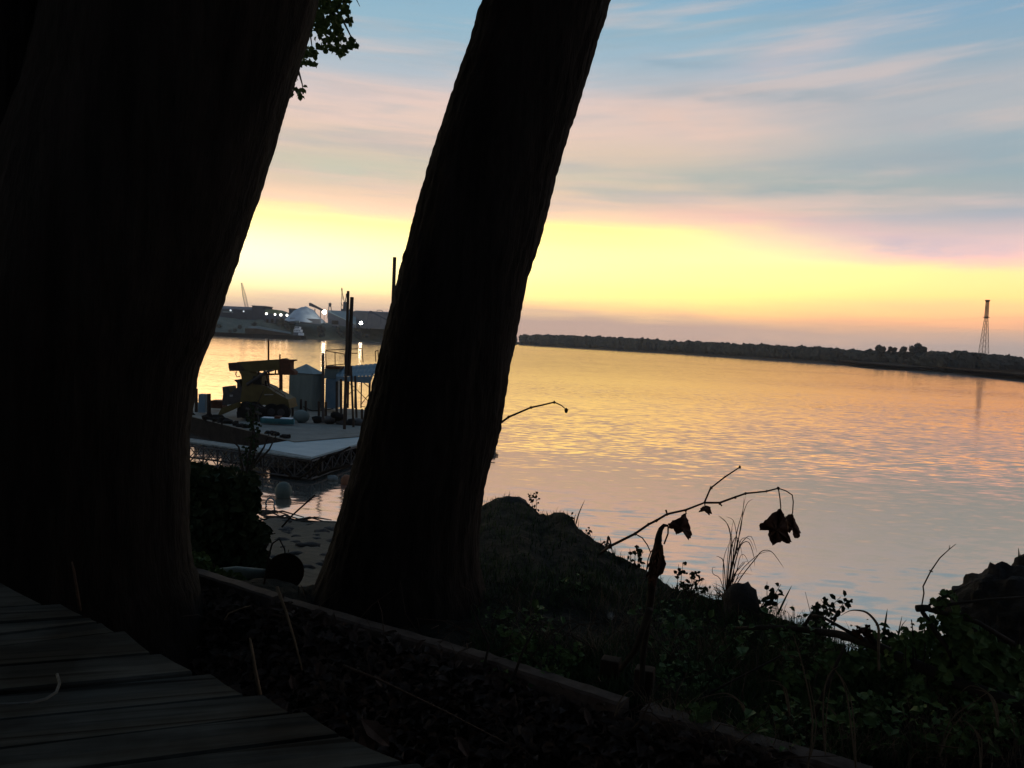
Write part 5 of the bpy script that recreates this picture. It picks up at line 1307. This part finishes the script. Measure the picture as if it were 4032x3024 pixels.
# big shed A
sa_ = thing('large_shed', at(1335, 1270, DF + 50), 'large shed with a pale teal sloping roof behind the crossed piles on the far shore', 'building')
mb = MB(); mb.extrude([at(1290, 1228, DF + 50), at(1291, 1275, DF + 50), at(1400, 1290, DF + 50), at(1400, 1275, DF + 50)], (0, 30, 0)); mb.build('wall', 'fbld', sa_)
mb = MB(); e0, e1_ = at(1288, 1226, DF + 49.6), at(1402, 1280, DF + 49.6); b0, b1 = at(1300, 1224, DF + 85), at(1402, 1229, DF + 85)
mb.extrude([e0, e1_, b1, b0], (0, 0, .5)); mb.build('roof', 'froof', sa_)
mb = MB(); q = at(1318, 1262, DF + 48); mb.box((q.x - 2.2, q.y, q.z - 3), (q.x + 2.4, q.y + 1, q.z)); mb.build('door', 'hull', sa_)
hs, a, c, zt = fbox('grey_shed', 1385, 1620, 1232, 1290, 'fbld2', 'very long purple-grey shed at the right end of the far industrial shore', d=DF + 70, th=40)
mb = MB(); mb.extrude([(a.x - 1, a.y - .5, zt - .5), (a.x - 1, a.y + 20, zt + 1.5), (a.x - 1, a.y + 41, zt - .5)], (c.x - a.x + 2, 0, 0)); mb.build('roof', 'fbld2', hs)
cvy = thing('conveyor', at(1480, 1262, DF + 58), 'dark inclined conveyor crossing the long purple-grey shed', 'conveyor')
mb = MB(); mb.extrude([at(1452, 1226, DF + 58), at(1460, 1223, DF + 58), at(1530, 1260, DF + 58), at(1530, 1266, DF + 58), at(1470, 1236, DF + 58), at(1452, 1233, DF + 58)], (0, 3, 0)); mb.build('gallery', 'fbld', cvy)
mb = MB(); mb.tube([at(1452, 1230, DF + 59), at(1444, 1275, DF + 59)], .3, 5); mb.tube([at(1500, 1250, DF + 59), at(1500, 1275, DF + 59)], .3, 5); mb.build('trestle', 'fbld', cvy)
fbar([(1484, 1237), (1484, 1224), (1490, 1221), (1503, 1222), (1508, 1227), (1508, 1238)], .25, 'fbld2', 'roof_hoop', 'small hoop frame standing on the long purple-grey shed', 'frame', DF + 75)
# trailers and sheds on bank
for k, (u0, u1, vt, vb, lab) in enumerate(((1306, 1330, 1277, 1285, 'pale low trailer parked under the teal sloping roof'), (1440, 1463, 1285, 1294, 'pale trailer on the bank right of the right-hand bright lamp'), (1160, 1178, 1262, 1270, 'small dim shed on the bank under the pale mound'))):
    d = DF + 30; a, c = at(u0, vb, d), at(u1, vb, d); zt = at(u0, vt, d).z
    t_ = thing('trailer', ((a.x + c.x) / 2, a.y, a.z), lab, 'trailer')
    mb = MB(); mb.box((a.x, a.y, a.z), (c.x, a.y + 2.6, zt)); mb.build('body', 'froof' if k == 2 else 'fbld2', t_)
    mb = MB()
    for s in (.2, .8): mb.tube([(a.x + (c.x - a.x) * s, a.y - .1, a.z - .2), (a.x + (c.x - a.x) * s, a.y + .2, a.z - .2)], .45, 10)
    mb.build('wheel', 'hull', t_)
# lattice crane jib
cj = thing('lattice_crane', at(974, 1225, DF + 90), 'slender lattice crane jib leaning left above the dark warehouse roofs', 'crane')
mb = MB(); A = at(950, 1113, DF + 90); B = at(973, 1222, DF + 90); n = 16
for k in range(n):
    t0_, t1_ = k / n, (k + 1) / n
    for s in (-1, 1):
        w0, w1 = s * (.25 + .9 * min(t0_ * 2.2, 1)), s * (.25 + .9 * min(t1_ * 2.2, 1))
        for yy in (0, 1.6):
            mb.tube([A.lerp(B, t0_) + Vector((w0, yy, 0)), A.lerp(B, t1_) + Vector((w1, yy, 0))], .13, 4)
        mb.tube([A.lerp(B, t0_) + Vector((w0, 0, 0)), A.lerp(B, t1_) + Vector((-w1, 0, 0))], .09, 4)
mb.build('jib', 'fbld2', cj)
mb = MB(); q = at(976, 1230, DF + 90); mb.box((q.x - 2, q.y, q.z - 6), (q.x + 3, q.y + 4, q.z)); mb.build('cab', 'fbld', cj)
# moored barge + ramp
fbg = thing('moored_barge', onz(1010, 1328, 0), 'long dark barge moored at the far industrial shore with a pale deck edge', 'barge')
a, c = onz(860, 1322, 0), onz(1235, 1337, 0)
mb = MB(); mb.box((a.x, a.y - 14, -.5), (c.x, a.y - 3, 2.4)); mb.build('hull', 'hull', fbg)
mb = MB(); d = DF - 16
mb.extrude([at(978, 1285, d), at(1010, 1284, d), at(1140, 1308, d), at(1142, 1314, d), at(1010, 1293, d), at(978, 1292, d)], (0, 3, 0)); mb.build('ramp', 'froof', fbg)
mb = MB(); mb.extrude([at(965, 1293, d + 1), at(1010, 1294, d + 1), at(1140, 1315, d + 1), at(1160, 1330, d + 1), at(965, 1326, d + 1)], (0, 3, 0)); mb.build('coaming', 'fmud', fbg)
tb = thing('towboat', onz(1172, 1334, 0), 'small white tiered towboat moored below the pale mound', 'boat')
d = DF - 22
for nm, (u0, u1, vt, vb), mm in (('hull', (1150, 1198, 1321, 1334), 'hull'), ('main_cabin', (1154, 1186, 1309, 1321), 'fbld2'), ('upper_cabin', (1156, 1184, 1297, 1308.6), 'white'), ('wheelhouse', (1160, 1178, 1286, 1296.6), 'white'), ('bow_house', (1174, 1194, 1311, 1320.6), 'white')):
    mb = MB(); upright(u0, u1, vt, vb, d - (2.5 if nm == 'bow_house' else 0), 2 if nm == 'bow_house' else 5, mb)
    o = mb.build(nm, mm, tb)
for u in (1162, 1168, 1174):
    mb = MB(); upright(u, u + 3.5, 1288, 1292, d - .12, .1, mb); mb.build('window', 'hull', tb)
for u in (1159, 1165, 1171, 1177):
    mb = MB(); upright(u, u + 3, 1300, 1304, d - .12, .1, mb); mb.build('window', 'hull', tb)
mb = MB(); mb.tube([at(1169, 1286, d + 2), at(1169, 1277, d + 2)], .12, 5); mb.build('mast', 'fbld2', tb)
# dark bushes on the far bank
random.seed(90)
def bushmass(cx_, cy_, cz, r_, n, mb, seed):
    for k in range(3): mb.ball((cx_ + random.uniform(-.4, .4) * r_, cy_, cz + random.uniform(-.2, .4) * r_), r_ * random.uniform(.5, .8), r_ * .6, r_ * random.uniform(.5, .8), 10, 7, .5, seed + k)
    for k in range(n):
        e = rv().normalized(); p = Vector((cx_, cy_, cz + .2 * r_)) + Vector((e.x * r_, e.y * r_ * .7, e.z * r_)) * random.uniform(.7, 1.1)
        mb.leaf(p, rv(), rv().normalized(), r_ * .3, r_ * .25)
for k, (u, v, r_) in enumerate(((925, 1300, 1.6), (945, 1290, 2), (905, 1305, 1.4), (1130, 1285, 2.4), (1000, 1278, 2), (1262, 1300, 3.2), (1266, 1318, 2.4), (1408, 1310, 3.2), (1412, 1328, 2.6), (1330, 1300, 2), (1340, 1312, 1.6), (1445, 1318, 1.8), (1350, 1320, 1.6), (860, 1290, 2.6), (1105, 1272, 3))):
    q = at(u, v, DF + 22 - (v - 1280) * .5); mb = MB(); bushmass(q.x, q.y, q.z, r_, 40, mb, k)
    tag(mb.build('bank_bush', 'ftree'), 'dark bush growing on the far grassy bank', 'bush', 'bushes on the far bank')
# lamps
lampm = glow('lamp glow', (1.0, .96, .84), 60.0)
lampd = glow('dim lamp glow', (.9, .95, 1.0), .8)
lampw = glow('wall lamp glow', (1.0, .96, .84), 5.0)
def lamp(u, v, r_, lab, vb, m=lampm, d=DF + 34, grp='floodlights of the far shore'):
    q = at(u, v, d); f = at(u, vb, d); th = thing('floodlight', (q.x, q.y, f.z), lab, 'lamp', grp)
    mb = MB(); mb.tube([(q.x, q.y, f.z - 2), (q.x, q.y, q.z)], .16, 6); mb.build('pole', 'fbld', th)
    mb = MB(); mb.ball(q, r_, r_ * .8, r_, 14, 10); mb.build('lamp_head', m, th, smooth=True)
lamp(1277, 1229, 1.35, 'brightest floodlight at the right foot of the pale mound', 1275)
lamp(1421, 1272, 1.15, 'bright floodlight right of the crossed piles', 1318)
lamp(1049, 1235, .85, 'leftmost of four bright lamps under the curved green roof', 1262, lampw, DF + 46)
lamp(1083, 1238, .75, 'second of four bright lamps under the curved green roof', 1262, lampw, DF + 46)
lamp(1106, 1240, .95, 'third of four bright lamps under the curved green roof', 1262, lampw, DF + 46)
lamp(1130, 1241, .85, 'rightmost of four bright lamps, beside the pale mound', 1262, lampw, DF + 46)
lamp(908, 1222, .7, 'dim pale lamp beside the canopy of the long low warehouse', 1250, lampd, DF + 46)
lamp(959, 1226, .6, 'dim pale lamp at the right end of the long low warehouse', 1250, lampd, DF + 46)

# ------------------------------------------------------------------ far wooded shore (right)
rs = [(1760, 1345), (2032, 1356.5), (2643, 1391), (3102, 1420.5), (3470, 1443.5), (3837, 1466.5), (4032, 1480.5), (4500, 1512), (5200, 1570)]
rw = resample([onz(u, v, 0) for u, v in rs], 200)
mb = MB()
dirs = []
for k, p in enumerate(rw):
    t = (rw[min(k + 1, 199)] - rw[max(k - 1, 0)]); nn = Vector((-t.y, t.x, 0)).normalized(); nn = nn if nn.y > 0 else -nn; dirs.append(nn)
pf = [(-3, -.6), (0, .1), (4, 1.0), (10, 1.6), (60, 2.2), (400, 3)]
for o, z in pf:
    for p, nn in zip(rw, dirs):
        if o > 60: nn = Vector((.1, 1, 0))
        mb.v.append((p.x + nn.x * o, p.y + nn.y * o, z + (mnoise.noise(Vector((p.x * .1, p.y * .1, o))) * .4 if z > .5 else 0)))
for r in range(len(pf) - 1):
    for k in range(199): mb.f.append((r * 200 + k, r * 200 + k + 1, (r + 1) * 200 + k + 1, (r + 1) * 200 + k))
tag(mb.build('far_shore', 'fmud', smooth=True), kind='structure')
toprow = [(1700, 1300), (2032, 1316), (2300, 1324), (2500, 1333), (2689, 1343), (2850, 1352), (3010, 1361), (3200, 1371), (3378, 1380), (3500, 1387), (3640, 1393), (3745, 1391), (3850, 1397), (3940, 1402), (4032, 1414), (4400, 1440), (5200, 1500)]
def crown_blob(mb, c, rx, rz_, seed, dens=40, sc=.22):
    mb.ball(c, rx, rx, rz_, 10, 7, .55, seed)
    for k in range(dens):
        e = rv().normalized(); e.z = abs(e.z) if random.random() < .7 else e.z
        p = Vector(c) + Vector((e.x * rx, e.y * rx, e.z * rz_)) * random.uniform(.75, 1.12)
        L = rx * sc * random.uniform(.6, 1.4)
        mb.leaf(p, rv(), rv().normalized(), L, L)
random.seed(101); mb = MB()
for k in range(199 * 8):
    i = random.uniform(0, 198); a = int(i); p = rw[a].lerp(rw[a + 1], i - a); nn = dirs[a]; off = random.choice([8, 14, 22, 34])
    q = p + nn * off
    u, v, d = proj(q)
    vt = interp(toprow, u)[0]
    H_ = (v - vt) / F * d * random.uniform(.74, .96) * (1 + .16 * mnoise.noise(Vector((q.x * .035, q.y * .035, 2))) + (.10 * mnoise.noise(Vector((q.x * .14, q.y * .14, 5)))))
    rx = random.uniform(1.7, 3.2) * (d / 600) ** .3
    crown_blob(mb, (q.x, q.y, 1.5 + H_ - rx * 1.0), rx, rx * .9, k, 12, .3)
    crown_blob(mb, (q.x + random.uniform(-2, 2), q.y, 1.5 + H_ * .42), rx * 1.25, H_ * .42, k + .5, 5, .3)
tag(mb.build('far_woods', 'ftree'), 'dark wooded far shore running to the right as one mass', 'woods', kind='stuff')
random.seed(103)
def far_tree(u, vt, wpx, lab, rows_=1, off=4, grp=None):
    # foot on the shore at this column
    best = min(range(200), key=lambda i: abs(proj(rw[i])[0] - u)); p = rw[best] + dirs[best] * off; d = proj(p)[2]
    zt = 0
    q = Vector((p.x, p.y, 1.2)); top = up_to(q, vt); H_ = top.z - 1.2; W_ = wpx / F * d
    th = thing('bank_tree', q, lab, 'tree', grp)
    mb = MB(); mb.tube([q, q + Vector((.1, 0, H_ * .5)), q + Vector((0, 0, H_ * .8))], [.35, .28, .1], 7)
    for s in (-1, 1): mb.tube([q + Vector((0, 0, H_ * .4)), q + Vector((s * W_ * .3, 0, H_ * .72))], [.18, .06], 5)
    mb.build('trunk', 'branch', th)
    mb = MB()
    for k in range(9):
        cx_ = q.x + random.uniform(-.36, .36) * W_; r_ = W_ * random.uniform(.16, .24); zz = 1.2 + H_ - r_ * random.uniform(.9, 1.3) - abs(cx_ - q.x) * .45 - (0 if k < 3 else random.uniform(0, H_ * .45))
        crown_blob(mb, (cx_, q.y + random.uniform(-1, 1), zz), r_, r_ * 1.05, k * 3.3 + u, 45, .3)
    mb.build('crown', 'ftree', th)
far_tree(3428, 1357, 44, 'round-topped tree standing clear of the far woods, left of the cluster')
far_tree(3487, 1362, 34, 'pointed tree between the round-topped tree and the big broad tree')
far_tree(3543, 1364, 44, 'lower shoulder tree against the left side of the big broad tree')
far_tree(3585, 1350, 74, 'biggest broad tree on the far shore, left of the lattice tower')
far_tree(3860, 1386, 36, 'tree at the left foot of the lattice tower')
far_tree(3902, 1387, 36, 'tree at the right foot of the lattice tower')
far_tree(3770, 1384, 40, 'low rounded tree midway between the broad tree and the tower')
far_tree(2695, 1337, 18, 'small tree poking above the middle of the distant woods')

# power tower
DTW = 455
pt = thing('power_tower', at(3868, 1458, DTW), 'tall slender lattice river-crossing tower standing above the wooded far shore', 'tower')
base = at(3868, 1458, DTW); base.z = 1.5
u_ = DTW / F
zs = [1.5]; topz = up_to(base, 1181).z; H_ = topz - 1.5
def lat(mb, z0, z1, w0, w1, n, r_):
    for k in range(n):
        a0, a1 = k / n, (k + 1) / n; za, zb = z0 + (z1 - z0) * a0, z0 + (z1 - z0) * a1; wa, wb = w0 + (w1 - w0) * a0, w0 + (w1 - w0) * a1
        cs = [(-1, -1), (1, -1), (1, 1), (-1, 1)]
        for i in range(4):
            p, q = cs[i], cs[(i + 1) % 4]
            A_ = Vector((base.x + p[0] * wa, base.y + p[1] * wa, za)); B_ = Vector((base.x + p[0] * wb, base.y + p[1] * wb, zb))
            C_ = Vector((base.x + q[0] * wb, base.y + q[1] * wb, zb)); D_ = Vector((base.x + q[0] * wa, base.y + q[1] * wa, za))
            mb.tube([A_, B_], r_, 4); mb.tube([A_, C_], r_ * .45, 3); mb.tube([D_, B_], r_ * .45, 3); mb.tube([B_, C_], r_ * .5, 3)
zw = up_to(base, 1250).z
mb = MB(); lat(mb, 1.5, zw, 17 * u_, 4.5 * u_, 9, .13); mb.build('legs', 'fsteel', pt)
mb = MB(); lat(mb, zw, topz - .6, 4.5 * u_, 4.0 * u_, 7, .18); mb.build('mast', 'fsteel', pt)
mb = MB(); mb.tube([(base.x, base.y, topz - 1.1), (base.x, base.y, topz - .5), (base.x, base.y, topz - .2), (base.x, base.y, topz)], [.7, 1.2, 1.25, 1.2], 12); mb.build('top_platform', 'fsteel', pt)
mb = MB(); mb.tube([(base.x, base.y, zw - .4), (base.x, base.y, zw + .4)], [1.0, 1.0], 10); mb.box((base.x - 1.6, base.y - .5, zw - .1), (base.x + 1.6, base.y + .5, zw + .25)); mb.build('platform', 'fsteel', pt)
z3 = up_to(base, 1215).z; mb = MB(); mb.tube([(base.x - .6, base.y, z3 - .6), (base.x - .6, base.y, z3 + .6)], [.45, .45], 8); mb.build('equipment_box', 'fsteel', pt)
for s, lab in ((-1, 'faint power line sagging left from the lattice tower'), (1, 'faint power line running right from the lattice tower')):
    mb = MB(); A_ = Vector((base.x, base.y, zw)); B_ = at(2900, 1295, 1500) if s < 0 else at(4400, 1240, 420)
    pts = []
    for k in range(25):
        t = k / 24; p = A_.lerp(B_, t); p.z -= (14 if s < 0 else 2) * 4 * t * (1 - t) * .3; pts.append(p)
    mb.tube(pts, .012, 4); tag(mb.build('power_line', 'fbld2'), lab, 'power line')

# ------------------------------------------------------------------ evening haze over the river
mb = MB(); mb.box((-2400, -90, -3), (2400, 1600, 75))
hz = mb.build('haze', 'fluff'); tag(hz, kind='stuff'); hz.data.materials.clear()
hm = bpy.data.materials.new('haze air'); hm.use_nodes = True; t = hm.node_tree; t.nodes.clear()
o_ = t.nodes.new("ShaderNodeOutputMaterial"); v_ = t.nodes.new("ShaderNodeVolumePrincipled")
v_.inputs['Color'].default_value = (.9, .9, .92, 1); v_.inputs['Density'].default_value = .00012; v_.inputs['Anisotropy'].default_value = .55
t.links.new(v_.outputs[0], o_.inputs['Volume']); hz.data.materials.append(hm)
